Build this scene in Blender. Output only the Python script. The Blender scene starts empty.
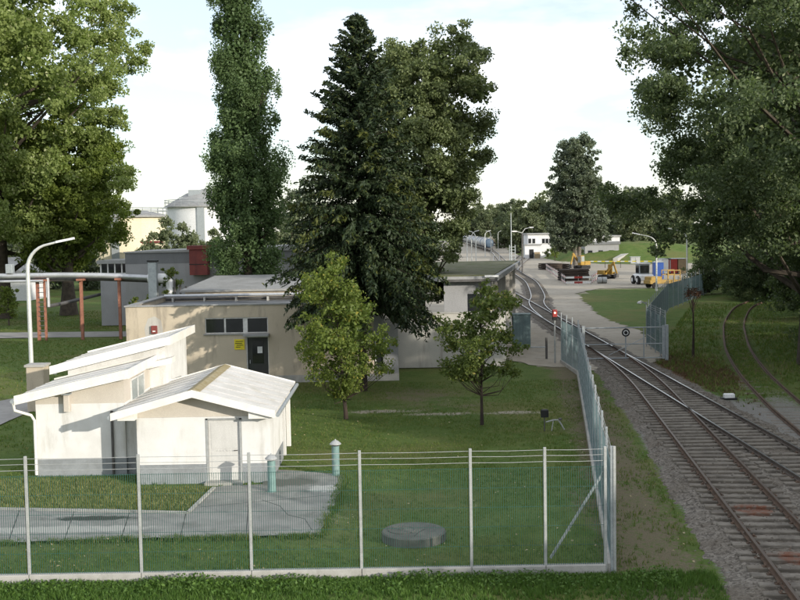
import bpy, math, random
import numpy as np
from mathutils import Vector, Matrix

R = math.radians
rng = np.random.default_rng(7)
random.seed(7)
scene = bpy.context.scene
COL = scene.collection

# ------------------------------------------------------------------ camera
CAM_H, FPX, PITCH, ROLL = 8.0, 1100.0, R(3.70), R(-1.0)
cam_d = bpy.data.cameras.new("camera")
cam_d.sensor_width = 36.0
cam_d.lens = FPX / 800.0 * 36.0
cam_d.clip_start, cam_d.clip_end = 0.1, 6000
cam = bpy.data.objects.new("camera", cam_d)
COL.objects.link(cam)
CROT = Matrix.Rotation(R(90) - PITCH, 3, 'X') @ Matrix.Rotation(ROLL, 3, 'Z')
cam.matrix_world = Matrix.Translation((0, 0, CAM_H)) @ CROT.to_4x4()
scene.camera = cam

# ------------------------------------------------------------------ world + sun
SUN_EL = R(13.5)
SUN_DIR = Vector((0.74 * math.cos(SUN_EL), -0.673 * math.cos(SUN_EL), math.sin(SUN_EL))).normalized()
w = bpy.data.worlds.new("World")
scene.world = w
w.use_nodes = True
nt = w.node_tree
nt.nodes.clear()
wo = nt.nodes.new('ShaderNodeOutputWorld')
bg = nt.nodes.new('ShaderNodeBackground')
sky = nt.nodes.new('ShaderNodeTexSky')
sky.sky_type = 'NISHITA'
sky.sun_disc = False
sky.sun_elevation = SUN_EL
sky.sun_rotation = math.atan2(SUN_DIR.x, SUN_DIR.y)
sky.air_density, sky.dust_density, sky.ozone_density = 1.0, 0.5, 2.0
tc = nt.nodes.new('ShaderNodeTexCoord')
mp = nt.nodes.new('ShaderNodeMapping')
mp.inputs['Scale'].default_value = (1.0, 1.0, 3.2)
mp.inputs['Location'].default_value = (2.3, 0.4, 0.15)
nz = nt.nodes.new('ShaderNodeTexNoise')
nz.inputs['Scale'].default_value = 2.1
nz.inputs['Detail'].default_value = 7
nz.inputs['Roughness'].default_value = 0.55
cr = nt.nodes.new('ShaderNodeValToRGB')
cr.color_ramp.elements[0].position = 0.44
cr.color_ramp.elements[1].position = 0.64
cr.color_ramp.elements[0].color = (0.33, 0.33, 0.33, 1)
mx = nt.nodes.new('ShaderNodeMix')
mx.data_type = 'RGBA'
sc = nt.nodes.new('ShaderNodeVectorMath')
sc.operation = 'SCALE'
sc.inputs['Scale'].default_value = 0.14
nt.links.new(sky.outputs[0], sc.inputs[0])
nt.links.new(tc.outputs['Generated'], mp.inputs[0])
nt.links.new(mp.outputs[0], nz.inputs['Vector'])
nt.links.new(nz.outputs['Fac'], cr.inputs[0])
nt.links.new(cr.outputs[0], mx.inputs[0])
nt.links.new(sc.outputs[0], mx.inputs[6])
mx.inputs[7].default_value = (1.30, 1.33, 1.38, 1)
nt.links.new(mx.outputs[2], bg.inputs[0])
bg.inputs[1].default_value = 1.0
nt.links.new(bg.outputs[0], wo.inputs[0])

sl = bpy.data.lights.new("sun", 'SUN')
sl.energy = 4.0
sl.angle = R(0.55)
sl.color = (1.0, 0.93, 0.82)
so = bpy.data.objects.new("sun", sl)
COL.objects.link(so)
so.location = SUN_DIR * 100
so.rotation_euler = SUN_DIR.to_track_quat('Z', 'Y').to_euler()

scene.view_settings.view_transform = 'Standard'
scene.view_settings.look = 'None'
scene.view_settings.gamma = 1
scene.view_settings.exposure = 0.36
scene.view_settings.use_curve_mapping = False
scene.render.resolution_x, scene.render.resolution_y = 1024, 768
scene.cycles.max_bounces = 6
scene.cycles.transparent_max_bounces = 6


# ------------------------------------------------------------------ survey helpers
def ray(px, py):
    return CROT @ Vector(((px - 400) / FPX, -(py - 300) / FPX, -1.0))


def G(px, py, z=0.0):
    """world point at height z seen at survey coordinate (px, py)"""
    d = ray(px, py)
    t = (z - CAM_H) / d.z
    return Vector((d.x * t, d.y * t, z))


def P(px, py, Y):
    d = ray(px, py)
    t = Y / d.y
    return Vector((d.x * t, Y, CAM_H + d.z * t))


# ------------------------------------------------------------------ materials
def nn(t, kind, **kw):
    n = t.nodes.new(kind)
    for k, v in kw.items():
        setattr(n, k, v)
    return n


def mixc(t, fac, a, b, blend='MIX'):
    m = nn(t, 'ShaderNodeMix', data_type='RGBA', blend_type=blend)
    for s, v in ((0, fac), (6, a), (7, b)):
        if hasattr(v, 'links') or hasattr(v, 'is_output'):
            t.links.new(v, m.inputs[s])
        else:
            m.inputs[s].default_value = v if s == 0 else (v[0], v[1], v[2], 1)
    return m.outputs[2]


def noise(t, vec, scale, detail=5, rough=0.6):
    n = nn(t, 'ShaderNodeTexNoise')
    n.inputs['Scale'].default_value = scale
    n.inputs['Detail'].default_value = detail
    n.inputs['Roughness'].default_value = rough
    t.links.new(vec, n.inputs['Vector'])
    return n.outputs['Fac']


def ramp(t, v, a, b):
    m = nn(t, 'ShaderNodeMapRange')
    m.interpolation_type = 'SMOOTHSTEP'
    t.links.new(v, m.inputs[0])
    m.inputs[1].default_value, m.inputs[2].default_value = a, b
    return m.outputs[0]


def math_n(t, op, a, b=0.0):
    m = nn(t, 'ShaderNodeMath', operation=op)
    for i, v in enumerate((a, b)):
        if hasattr(v, 'is_output'):
            t.links.new(v, m.inputs[i])
        else:
            m.inputs[i].default_value = v
    return m.outputs[0]


def base_mat(name):
    m = bpy.data.materials.new(name)
    m.use_nodes = True
    t = m.node_tree
    b = t.nodes['Principled BSDF']
    geo = nn(t, 'ShaderNodeNewGeometry')
    return m, t, b, geo.outputs['Position']


def add_bump(t, b, h, strength, dist=0.02):
    bp = nn(t, 'ShaderNodeBump')
    bp.inputs['Strength'].default_value = strength
    bp.inputs['Distance'].default_value = dist
    t.links.new(h, bp.inputs['Height'])
    t.links.new(bp.outputs[0], b.inputs['Normal'])


def M(name, c, c2=None, scale=3.0, fine=40.0, rough=0.8, metal=0.0, bump=0.15, stain=None, stain_amt=0.5, spec=0.3, stain_z=0.18, stain_scale=2.2, spots=()):
    """mottled surface: two tones by noise, fine grain, optional vertical run-off stains"""
    m, t, b, pos = base_mat(name)
    c2 = c2 or tuple(x * 0.72 for x in c)
    big = noise(t, pos, scale, 6)
    fin = noise(t, pos, fine, 3)
    col = mixc(t, ramp(t, big, 0.35, 0.68), c, c2)
    col = mixc(t, ramp(t, fin, 0.3, 0.75), col, mixc(t, 0.25, col, (0.02, 0.02, 0.02)))
    if stain:
        mpn = nn(t, 'ShaderNodeMapping')
        mpn.inputs['Scale'].default_value = (1, 1, stain_z)
        t.links.new(pos, mpn.inputs[0])
        st = noise(t, mpn.outputs[0], stain_scale, 7, 0.65)
        f = math_n(t, 'MULTIPLY', ramp(t, st, 0.5, 0.75), stain_amt)
        col = mixc(t, f, col, stain)
    for (x_, y_, rx_, ry_, c_) in spots:
        col = mixc(t, spot(t, pos, x_, y_, rx_, ry_), col, c_)
    t.links.new(col, b.inputs['Base Color'])
    b.inputs['Roughness'].default_value = rough
    b.inputs['Metallic'].default_value = metal
    b.inputs['Specular IOR Level'].default_value = spec
    if bump:
        add_bump(t, b, fin, bump)
    return m


def leaf_mat(name, c_a, c_b, c_dead=None, trans=0.35, dead=0.04):
    m, t, b, pos = base_mat(name)
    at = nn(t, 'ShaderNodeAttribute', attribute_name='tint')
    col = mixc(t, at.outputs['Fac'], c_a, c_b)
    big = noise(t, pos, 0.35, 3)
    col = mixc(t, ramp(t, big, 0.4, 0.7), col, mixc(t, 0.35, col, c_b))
    if c_dead:
        col = mixc(t, ramp(t, at.outputs['Fac'], 1 - dead - 0.005, 1 - dead), col, c_dead)
    t.links.new(col, b.inputs['Base Color'])
    b.inputs['Roughness'].default_value = 0.55
    b.inputs['Specular IOR Level'].default_value = 0.25
    tr = nn(t, 'ShaderNodeBsdfTranslucent')
    t.links.new(mixc(t, 0.5, col, mixc(t, 1.0, col, (1.6, 1.9, 0.6), 'MULTIPLY')), tr.inputs[0])
    mix = nn(t, 'ShaderNodeMixShader')
    mix.inputs[0].default_value = trans
    t.links.new(b.outputs[0], mix.inputs[1])
    t.links.new(tr.outputs[0], mix.inputs[2])
    t.links.new(mix.outputs[0], t.nodes['Material Output'].inputs[0])
    return m


def spot(t, pos, x, y, rx, ry, ang=0.0):
    """soft elliptical patch in plan (a stain or bare patch with its own shape)"""
    mpn = nn(t, 'ShaderNodeMapping', vector_type='TEXTURE')
    mpn.inputs['Location'].default_value = (x, y, 0)
    mpn.inputs['Rotation'].default_value = (0, 0, ang)
    mpn.inputs['Scale'].default_value = (rx, ry, 1000)
    t.links.new(pos, mpn.inputs[0])
    ln = nn(t, 'ShaderNodeVectorMath', operation='LENGTH')
    t.links.new(mpn.outputs[0], ln.inputs[0])
    n = noise(t, pos, 3.0, 5)
    v = math_n(t, 'ADD', ln.outputs['Value'], math_n(t, 'MULTIPLY', math_n(t, 'SUBTRACT', n, 0.5), 1.3))
    return ramp(t, v, 1.1, 0.65)


MT = {}
MT['wall_white'] = M('wall_white', (0.74, 0.735, 0.71), (0.66, 0.65, 0.62), 1.2, 60, 0.85, bump=0.1, stain=(0.36, 0.34, 0.29), stain_amt=0.6)
MT['gable_beige'] = M('gable_beige', (0.60, 0.55, 0.47), (0.54, 0.49, 0.42), 1.0, 60, 0.85, bump=0.08, stain=(0.35, 0.3, 0.25), stain_amt=0.2)
MT['plinth'] = M('plinth', (0.28, 0.30, 0.31), (0.22, 0.235, 0.24), 2, 50, 0.8, stain=(0.15, 0.14, 0.12), stain_amt=0.5)
MT['roof_white'] = M('roof_white', (0.66, 0.64, 0.60), (0.56, 0.54, 0.49), 1.6, 50, 0.6, bump=0.06, stain=(0.36, 0.33, 0.24), stain_amt=0.55, stain_z=1.0, stain_scale=1.1)
MT['fascia'] = M('fascia', (0.80, 0.78, 0.73), (0.74, 0.71, 0.64), 2, 60, 0.5, bump=0.03)
MT['ridge_moss'] = M('ridge_moss', (0.26, 0.21, 0.10), (0.36, 0.31, 0.20), 5, 40, 0.9)
MT['facade'] = M('facade', (0.54, 0.465, 0.355), (0.48, 0.41, 0.31), 0.5, 40, 0.9, bump=0.1, stain=(0.16, 0.14, 0.115), stain_amt=0.6)
MT['facade_pale'] = M('facade_pale', (0.50, 0.48, 0.43), (0.44, 0.42, 0.38), 0.6, 40, 0.9, bump=0.1, stain=(0.24, 0.22, 0.19), stain_amt=0.7)
MT['facade_grey'] = M('facade_grey', (0.33, 0.33, 0.33), (0.29, 0.29, 0.29), 0.5, 30, 0.9, stain=(0.2, 0.2, 0.19), stain_amt=0.5)
MT['facade_grey_dark'] = M('facade_grey_dark', (0.19, 0.195, 0.2), (0.16, 0.165, 0.17), 0.5, 30, 0.9, stain=(0.13, 0.13, 0.12), stain_amt=0.5)
MT['far_white'] = M('far_white', (0.72, 0.72, 0.72), (0.64, 0.64, 0.64), 0.3, 8, 0.9, bump=0, stain=(0.4, 0.4, 0.38), stain_amt=0.35, stain_scale=0.6)
MT['far_yellow'] = M('far_yellow', (0.72, 0.65, 0.47), (0.67, 0.6, 0.44), 0.25, 8, 0.9, bump=0, stain=(0.4, 0.33, 0.22), stain_amt=0.4, stain_scale=0.6)
MT['roof_grey'] = M('roof_grey', (0.17, 0.18, 0.19), (0.11, 0.115, 0.125), 0.7, 25, 0.45, bump=0.1, stain=(0.07, 0.07, 0.06), stain_amt=0.5, stain_z=1)
MT['roof_pale'] = M('roof_pale', (0.33, 0.33, 0.32), (0.27, 0.27, 0.26), 0.8, 20, 0.8, bump=0.1, stain=(0.16, 0.16, 0.14), stain_amt=0.5, stain_z=1)
MT['roof_moss'] = M('roof_moss', (0.085, 0.10, 0.03), (0.16, 0.15, 0.10), 1.1, 12, 0.95, bump=0.5)
MT['glass'] = M('glass', (0.012, 0.014, 0.017), (0.02, 0.022, 0.025), 2, 10, 0.08, bump=0, spec=0.8)
MT['glass_pale'] = M('glass_pale', (0.30, 0.34, 0.33), (0.24, 0.27, 0.26), 3, 20, 0.2, bump=0, spec=0.6)
MT['frame_white'] = M('frame_white', (0.72, 0.71, 0.68), None, 3, 60, 0.5, bump=0.03)
MT['door_grey'] = M('door_grey', (0.60, 0.59, 0.56), (0.54, 0.53, 0.5), 1.5, 50, 0.5, bump=0.05, stain=(0.33, 0.32, 0.3), stain_amt=0.35)
MT['door_dark'] = M('door_dark', (0.045, 0.05, 0.045), (0.035, 0.035, 0.035), 2, 40, 0.4, bump=0.05)
MT['galv'] = M('galv', (0.40, 0.43, 0.44), (0.32, 0.35, 0.36), 6, 60, 0.5, 0.35, bump=0.05)
MT['galv_pale'] = M('galv_pale', (0.42, 0.43, 0.42), (0.35, 0.36, 0.35), 6, 60, 0.5, 0.2, bump=0.05)
MT['mesh_green'] = M('mesh_green', (0.032, 0.11, 0.09), (0.028, 0.095, 0.078), 3, 30, 0.5, 0.0, bump=0)
MT['mesh_grey'] = M('mesh_grey', (0.17, 0.24, 0.25), (0.14, 0.20, 0.21), 3, 30, 0.5, 0.2, bump=0)
MT['concrete'] = M('concrete', (0.42, 0.41, 0.38), (0.34, 0.33, 0.30), 2.5, 60, 0.9, bump=0.2, stain=(0.2, 0.19, 0.16), stain_amt=0.5)
MT['concrete_dark'] = M('concrete_dark', (0.15, 0.145, 0.13), (0.105, 0.10, 0.09), 3, 60, 0.9, bump=0.3, stain=(0.09, 0.09, 0.075), stain_amt=0.6, stain_z=1)
MT['asphalt'] = M('asphalt', (0.31, 0.30, 0.28), (0.22, 0.213, 0.2), 0.9, 70, 0.92, bump=0.25, stain=(0.11, 0.105, 0.09), stain_amt=0.8, stain_z=1, stain_scale=0.7, spots=((G(92, 519).x, G(92, 519).y, 1.3, 0.28, (0.04, 0.038, 0.033)), (G(325, 489).x, G(325, 489).y, 0.55, 0.5, (0.46, 0.45, 0.42)), (G(285, 483).x, G(285, 483).y, 1.2, 0.6, (0.12, 0.115, 0.1)), (G(60, 530).x, G(60, 530).y, 3.0, 0.35, (0.38, 0.37, 0.34))))
MT['path'] = M('path', (0.33, 0.32, 0.30), (0.26, 0.25, 0.235), 0.7, 60, 0.92, bump=0.2, stain=(0.15, 0.145, 0.13), stain_amt=0.5, stain_z=1)
MT['vent_green'] = M('vent_green', (0.19, 0.30, 0.28), (0.15, 0.24, 0.23), 5, 60, 0.5, bump=0.05, stain=(0.3, 0.29, 0.25), stain_amt=0.4)
MT['cabinet_green'] = M('cabinet_green', (0.17, 0.24, 0.24), (0.14, 0.2, 0.2), 1.5, 40, 0.6, bump=0.05, stain=(0.09, 0.1, 0.09), stain_amt=0.4)
MT['red_brown'] = M('red_brown', (0.23, 0.055, 0.045), (0.18, 0.045, 0.04), 1.5, 30, 0.7, stain=(0.08, 0.03, 0.03), stain_amt=0.5)
MT['red_post'] = M('red_post', (0.34, 0.15, 0.095), (0.25, 0.105, 0.07), 3, 30, 0.75, stain=(0.12, 0.06, 0.04), stain_amt=0.5)
MT['pipe_silver'] = M('pipe_silver', (0.55, 0.56, 0.57), (0.45, 0.46, 0.47), 1.5, 30, 0.4, 0.5, bump=0.05)
MT['pipe_dark'] = M('pipe_dark', (0.13, 0.125, 0.12), (0.09, 0.085, 0.08), 3, 30, 0.6, 0.2)
MT['lamp_post'] = M('lamp_post', (0.62, 0.63, 0.60), (0.54, 0.55, 0.53), 3, 30, 0.5, 0.2, bump=0.03)
MT['bark'] = M('bark', (0.085, 0.068, 0.05), (0.05, 0.04, 0.03), 3, 14, 0.95, bump=0.8)
MT['bark_pale'] = M('bark_pale', (0.20, 0.18, 0.15), (0.12, 0.105, 0.09), 3, 14, 0.95, bump=0.6)
MT['black'] = M('black', (0.02, 0.02, 0.02), (0.015, 0.015, 0.015), 4, 40, 0.5, bump=0.03)
MT['white'] = M('white', (0.78, 0.78, 0.77), (0.7, 0.7, 0.68), 3, 40, 0.5, bump=0.03)
MT['sign_yellow'] = M('sign_yellow', (0.72, 0.60, 0.03), (0.66, 0.54, 0.03), 3, 40, 0.5, bump=0)
MT['machine_yellow'] = M('machine_yellow', (0.38, 0.235, 0.04), (0.27, 0.165, 0.035), 1.5, 10, 0.5, bump=0, stain=(0.2, 0.12, 0.05), stain_amt=0.4)
MT['red_paint'] = M('red_paint', (0.38, 0.05, 0.04), (0.3, 0.04, 0.035), 2, 10, 0.5, bump=0)
MT['blue_paint'] = M('blue_paint', (0.03, 0.09, 0.33), (0.025, 0.07, 0.27), 2, 10, 0.5, bump=0)
MT['tyre'] = M('tyre', (0.02, 0.02, 0.02), (0.035, 0.033, 0.03), 4, 20, 0.9, bump=0.2)
MT['timber_dark'] = M('timber_dark', (0.055, 0.04, 0.03), (0.035, 0.027, 0.022), 3, 20, 0.95, bump=0.4)
MT['timber_light'] = M('timber_light', (0.33, 0.25, 0.15), (0.26, 0.2, 0.13), 3, 20, 0.9)
MT['tank_grey'] = M('tank_grey', (0.44, 0.43, 0.42), (0.34, 0.335, 0.33), 0.6, 6, 0.5, 0.1, bump=0, stain=(0.14, 0.14, 0.14), stain_amt=0.6, stain_scale=0.8)
MT['tank_blue'] = M('tank_blue', (0.11, 0.16, 0.22), (0.08, 0.12, 0.17), 0.6, 6, 0.5, 0.1, bump=0, stain=(0.07, 0.08, 0.09), stain_amt=0.6, stain_scale=0.8)
MT['tank_tan'] = M('tank_tan', (0.46, 0.37, 0.22), (0.38, 0.3, 0.18), 0.6, 6, 0.5, 0.1, bump=0, stain=(0.2, 0.16, 0.11), stain_amt=0.5, stain_scale=0.8)
MT['weed'] = leaf_mat('weed', (0.055, 0.115, 0.022), (0.10, 0.17, 0.035), None, 0.3)
MT['blade'] = leaf_mat('blade', (0.07, 0.118, 0.023), (0.13, 0.175, 0.042), (0.24, 0.21, 0.09), 0.35, dead=0.10)
MT['blade_dry'] = leaf_mat('blade_dry', (0.105, 0.062, 0.034), (0.085, 0.062, 0.03), (0.19, 0.135, 0.075), 0.25, dead=0.15)
MT['blade_bed_sunlit'] = leaf_mat('blade_bed_sunlit', (0.12, 0.15, 0.04), (0.20, 0.21, 0.07), (0.34, 0.30, 0.14), 0.35, dead=0.15)  # paler, yellower blades: sunlight on the bed put into their colour
MT['dead_leaf'] = M('dead_leaf', (0.30, 0.24, 0.12), (0.42, 0.38, 0.24), 9, 30, 0.8, bump=0)
MT['leaf_silver'] = leaf_mat('leaf_silver', (0.12, 0.17, 0.042), (0.235, 0.28, 0.095), (0.42, 0.44, 0.25), 0.38, dead=0.06)
MT['leaf_linden'] = leaf_mat('leaf_linden', (0.10, 0.142, 0.03), (0.18, 0.22, 0.045), None, 0.35)
MT['leaf_poplar'] = leaf_mat('leaf_poplar', (0.07, 0.115, 0.045), (0.115, 0.165, 0.068), None, 0.33)
MT['leaf_dark'] = leaf_mat('leaf_dark', (0.09, 0.118, 0.046), (0.155, 0.185, 0.08), (0.15, 0.18, 0.09), 0.25, dead=0.04)
MT['leaf_right'] = leaf_mat('leaf_right', (0.055, 0.082, 0.04), (0.13, 0.165, 0.078), (0.26, 0.29, 0.16), 0.36, dead=0.04)
MT['leaf_spruce'] = leaf_mat('leaf_spruce', (0.018, 0.033, 0.016), (0.038, 0.056, 0.023), None, 0.12)
MT['leaf_spruce_tip'] = leaf_mat('leaf_spruce_tip', (0.05, 0.07, 0.018), (0.09, 0.10, 0.025), None, 0.2)
MT['leaf_young'] = leaf_mat('leaf_young', (0.085, 0.13, 0.03), (0.17, 0.205, 0.045), (0.30, 0.27, 0.06), 0.4, dead=0.06)
MT['leaf_young_dark'] = leaf_mat('leaf_young_dark', (0.06, 0.092, 0.026), (0.13, 0.16, 0.04), (0.26, 0.23, 0.06), 0.35, dead=0.08)
MT['leaf_far'] = leaf_mat('leaf_far', (0.10, 0.122, 0.068), (0.165, 0.19, 0.105), None, 0.3)  # lightened and greyed: distance haze put into the leaf colour
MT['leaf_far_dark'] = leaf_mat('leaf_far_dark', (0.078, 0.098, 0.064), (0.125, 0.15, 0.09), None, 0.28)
MT['leaf_centre'] = leaf_mat('leaf_centre', (0.07, 0.09, 0.062), (0.135, 0.16, 0.105), None, 0.28)
MT['leaf_dead'] = leaf_mat('leaf_dead', (0.06, 0.03, 0.018), (0.10, 0.05, 0.03), None, 0.2)


def signal_mat():
    m, t, b, pos = base_mat('signal_glow')
    b.inputs['Base Color'].default_value = (0.8, 0.2, 0.15, 1)
    b.inputs['Emission Color'].default_value = (1.0, 0.55, 0.45, 1)
    b.inputs['Emission Strength'].default_value = 2.0
    return m


MT['signal_glow'] = signal_mat()


def rail_mat(name, side, topc, top_rough):
    m, t, b, pos = base_mat(name)
    geo = nn(t, 'ShaderNodeNewGeometry')
    sx = nn(t, 'ShaderNodeSeparateXYZ')
    t.links.new(geo.outputs['True Normal'], sx.inputs[0])
    up = ramp(t, sx.outputs[2], 0.85, 0.95)
    zz = nn(t, 'ShaderNodeSeparateXYZ')
    t.links.new(pos, zz.inputs[0])
    hi = math_n(t, 'GREATER_THAN', zz.outputs[2], 0.25)
    top = math_n(t, 'MULTIPLY', up, hi)
    n = noise(t, pos, 3.5, 5)
    s = mixc(t, ramp(t, n, 0.35, 0.7), side, tuple(x * 0.6 for x in side))
    t.links.new(mixc(t, top, s, topc), b.inputs['Base Color'])
    rr = nn(t, 'ShaderNodeMix')
    t.links.new(top, rr.inputs[0])
    rr.inputs[2].default_value, rr.inputs[3].default_value = 0.9, top_rough
    t.links.new(rr.outputs[0], b.inputs['Roughness'])
    mm = math_n(t, 'MULTIPLY', top, 0.8)
    t.links.new(mm, b.inputs['Metallic'])
    return m


MT['rail_rusty'] = rail_mat('rail_rusty', (0.105, 0.065, 0.042), (0.16, 0.13, 0.11), 0.5)
MT['rail_worn'] = rail_mat('rail_worn', (0.085, 0.066, 0.052), (0.40, 0.40, 0.40), 0.32)


RUST1 = G(752, 514)
RUST2 = G(797, 562)


def rusty(t, pos, col):
    f = math_n(t, 'MAXIMUM', spot(t, pos, RUST1.x, RUST1.y, 0.7, 0.55), spot(t, pos, RUST2.x, RUST2.y, 0.55, 0.5))
    n = noise(t, pos, 7.0, 4)
    f = math_n(t, 'MULTIPLY', f, ramp(t, n, 0.25, 0.6))
    return mixc(t, f, col, (0.145, 0.060, 0.034))


def sleeper_mat():
    m, t, b, pos = base_mat('sleeper_wood')
    oi = nn(t, 'ShaderNodeObjectInfo')
    mpn = nn(t, 'ShaderNodeMapping')
    mpn.inputs['Scale'].default_value = (1.2, 9, 9)
    t.links.new(pos, mpn.inputs[0])
    g = noise(t, mpn.outputs[0], 3.0, 6)
    col = mixc(t, ramp(t, g, 0.3, 0.7), (0.235, 0.212, 0.178), (0.13, 0.113, 0.09))
    col = mixc(t, math_n(t, 'MULTIPLY', oi.outputs['Random'], 0.6), col, (0.11, 0.092, 0.07))
    dirt = noise(t, pos, 1.3, 7, 0.7)
    col = mixc(t, math_n(t, 'MULTIPLY', ramp(t, dirt, 0.45, 0.62), 0.75), col, (0.095, 0.083, 0.068))
    col = rusty(t, pos, col)
    t.links.new(col, b.inputs['Base Color'])
    b.inputs['Roughness'].default_value = 0.95
    add_bump(t, b, g, 0.5, 0.02)
    return m


MT['sleeper_wood'] = sleeper_mat()


def ballast_mat():
    m, t, b, pos = base_mat('ballast')
    vo = nn(t, 'ShaderNodeTexVoronoi')
    vo.inputs['Scale'].default_value = 16
    t.links.new(pos, vo.inputs['Vector'])
    hs = nn(t, 'ShaderNodeSeparateColor')
    t.links.new(vo.outputs['Color'], hs.inputs[0])
    col = mixc(t, hs.outputs[0], (0.065, 0.055, 0.044), (0.235, 0.21, 0.175))
    big = noise(t, pos, 0.8, 6)
    col = mixc(t, math_n(t, 'MULTIPLY', ramp(t, big, 0.4, 0.7), 0.7), col, (0.105, 0.085, 0.062))
    col = rusty(t, pos, col)
    t.links.new(col, b.inputs['Base Color'])
    b.inputs['Roughness'].default_value = 0.95
    inv = math_n(t, 'SUBTRACT', 1.0, vo.outputs['Distance'])
    add_bump(t, b, inv, 0.9, 0.04)
    return m


MT['ballast'] = ballast_mat()


def gravel_mat():
    m, t, b, pos = base_mat('sandy_gravel')
    a = noise(t, pos, 0.16, 6)
    c = noise(t, pos, 1.4, 6)
    f = noise(t, pos, 26, 4)
    col = mixc(t, ramp(t, a, 0.35, 0.65), (0.37, 0.33, 0.265), (0.30, 0.265, 0.205))
    col = mixc(t, math_n(t, 'MULTIPLY', ramp(t, c, 0.48, 0.72), 0.6), col, (0.19, 0.165, 0.12))
    col = mixc(t, math_n(t, 'MULTIPLY', ramp(t, f, 0.45, 0.7), 0.45), col, (0.16, 0.15, 0.13))
    t.links.new(col, b.inputs['Base Color'])
    b.inputs['Roughness'].default_value = 0.95
    add_bump(t, b, f, 0.5, 0.02)
    return m


MT['gravel'] = gravel_mat()


def ground_mat():
    m, t, b, pos = base_mat('lawn_ground')
    big = noise(t, pos, 0.12, 6)
    mid = noise(t, pos, 0.9, 6)
    fin = noise(t, pos, 9.0, 5)
    vf = noise(t, pos, 38.0, 3)
    col = mixc(t, ramp(t, mid, 0.32, 0.68), (0.07, 0.118, 0.024), (0.105, 0.146, 0.037))
    col = mixc(t, math_n(t, 'MULTIPLY', ramp(t, big, 0.46, 0.62), 0.7), col, (0.135, 0.132, 0.045))
    col = mixc(t, math_n(t, 'MULTIPLY', ramp(t, fin, 0.50, 0.78), 0.75), col, (0.028, 0.040, 0.012))
    col = mixc(t, math_n(t, 'MULTIPLY', ramp(t, vf, 0.55, 0.75), 0.45), col, (0.125, 0.128, 0.055))

    def layer(col, attr, colour_a, colour_b, amp):
        a = nn(t, 'ShaderNodeAttribute', attribute_name=attr)
        v = math_n(t, 'ADD', a.outputs['Fac'], math_n(t, 'MULTIPLY', math_n(t, 'SUBTRACT', math_n(t, 'ADD', math_n(t, 'MULTIPLY', fin, 0.6), math_n(t, 'MULTIPLY', mid, 0.4)), 0.5), amp))
        f = ramp(t, v, 0.35, 0.72)
        cc = mixc(t, ramp(t, vf, 0.35, 0.65), colour_a, colour_b)
        return mixc(t, f, col, cc)

    col = layer(col, 'dry', (0.175, 0.148, 0.10), (0.115, 0.10, 0.06), 2.2)
    col = layer(col, 'rusty', (0.135, 0.078, 0.040), (0.085, 0.058, 0.032), 1.8)
    col = layer(col, 'sand', (0.40, 0.36, 0.29), (0.28, 0.25, 0.19), 2.0)
    col = layer(col, 'stone', (0.27, 0.26, 0.24), (0.13, 0.125, 0.11), 1.6)
    t.links.new(col, b.inputs['Base Color'])
    b.inputs['Roughness'].default_value = 0.95
    b.inputs['Specular IOR Level'].default_value = 0.15
    add_bump(t, b, math_n(t, 'ADD', fin, math_n(t, 'MULTIPLY', vf, 0.5)), 0.9, 0.06)
    return m


MT['lawn_ground'] = ground_mat()


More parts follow.
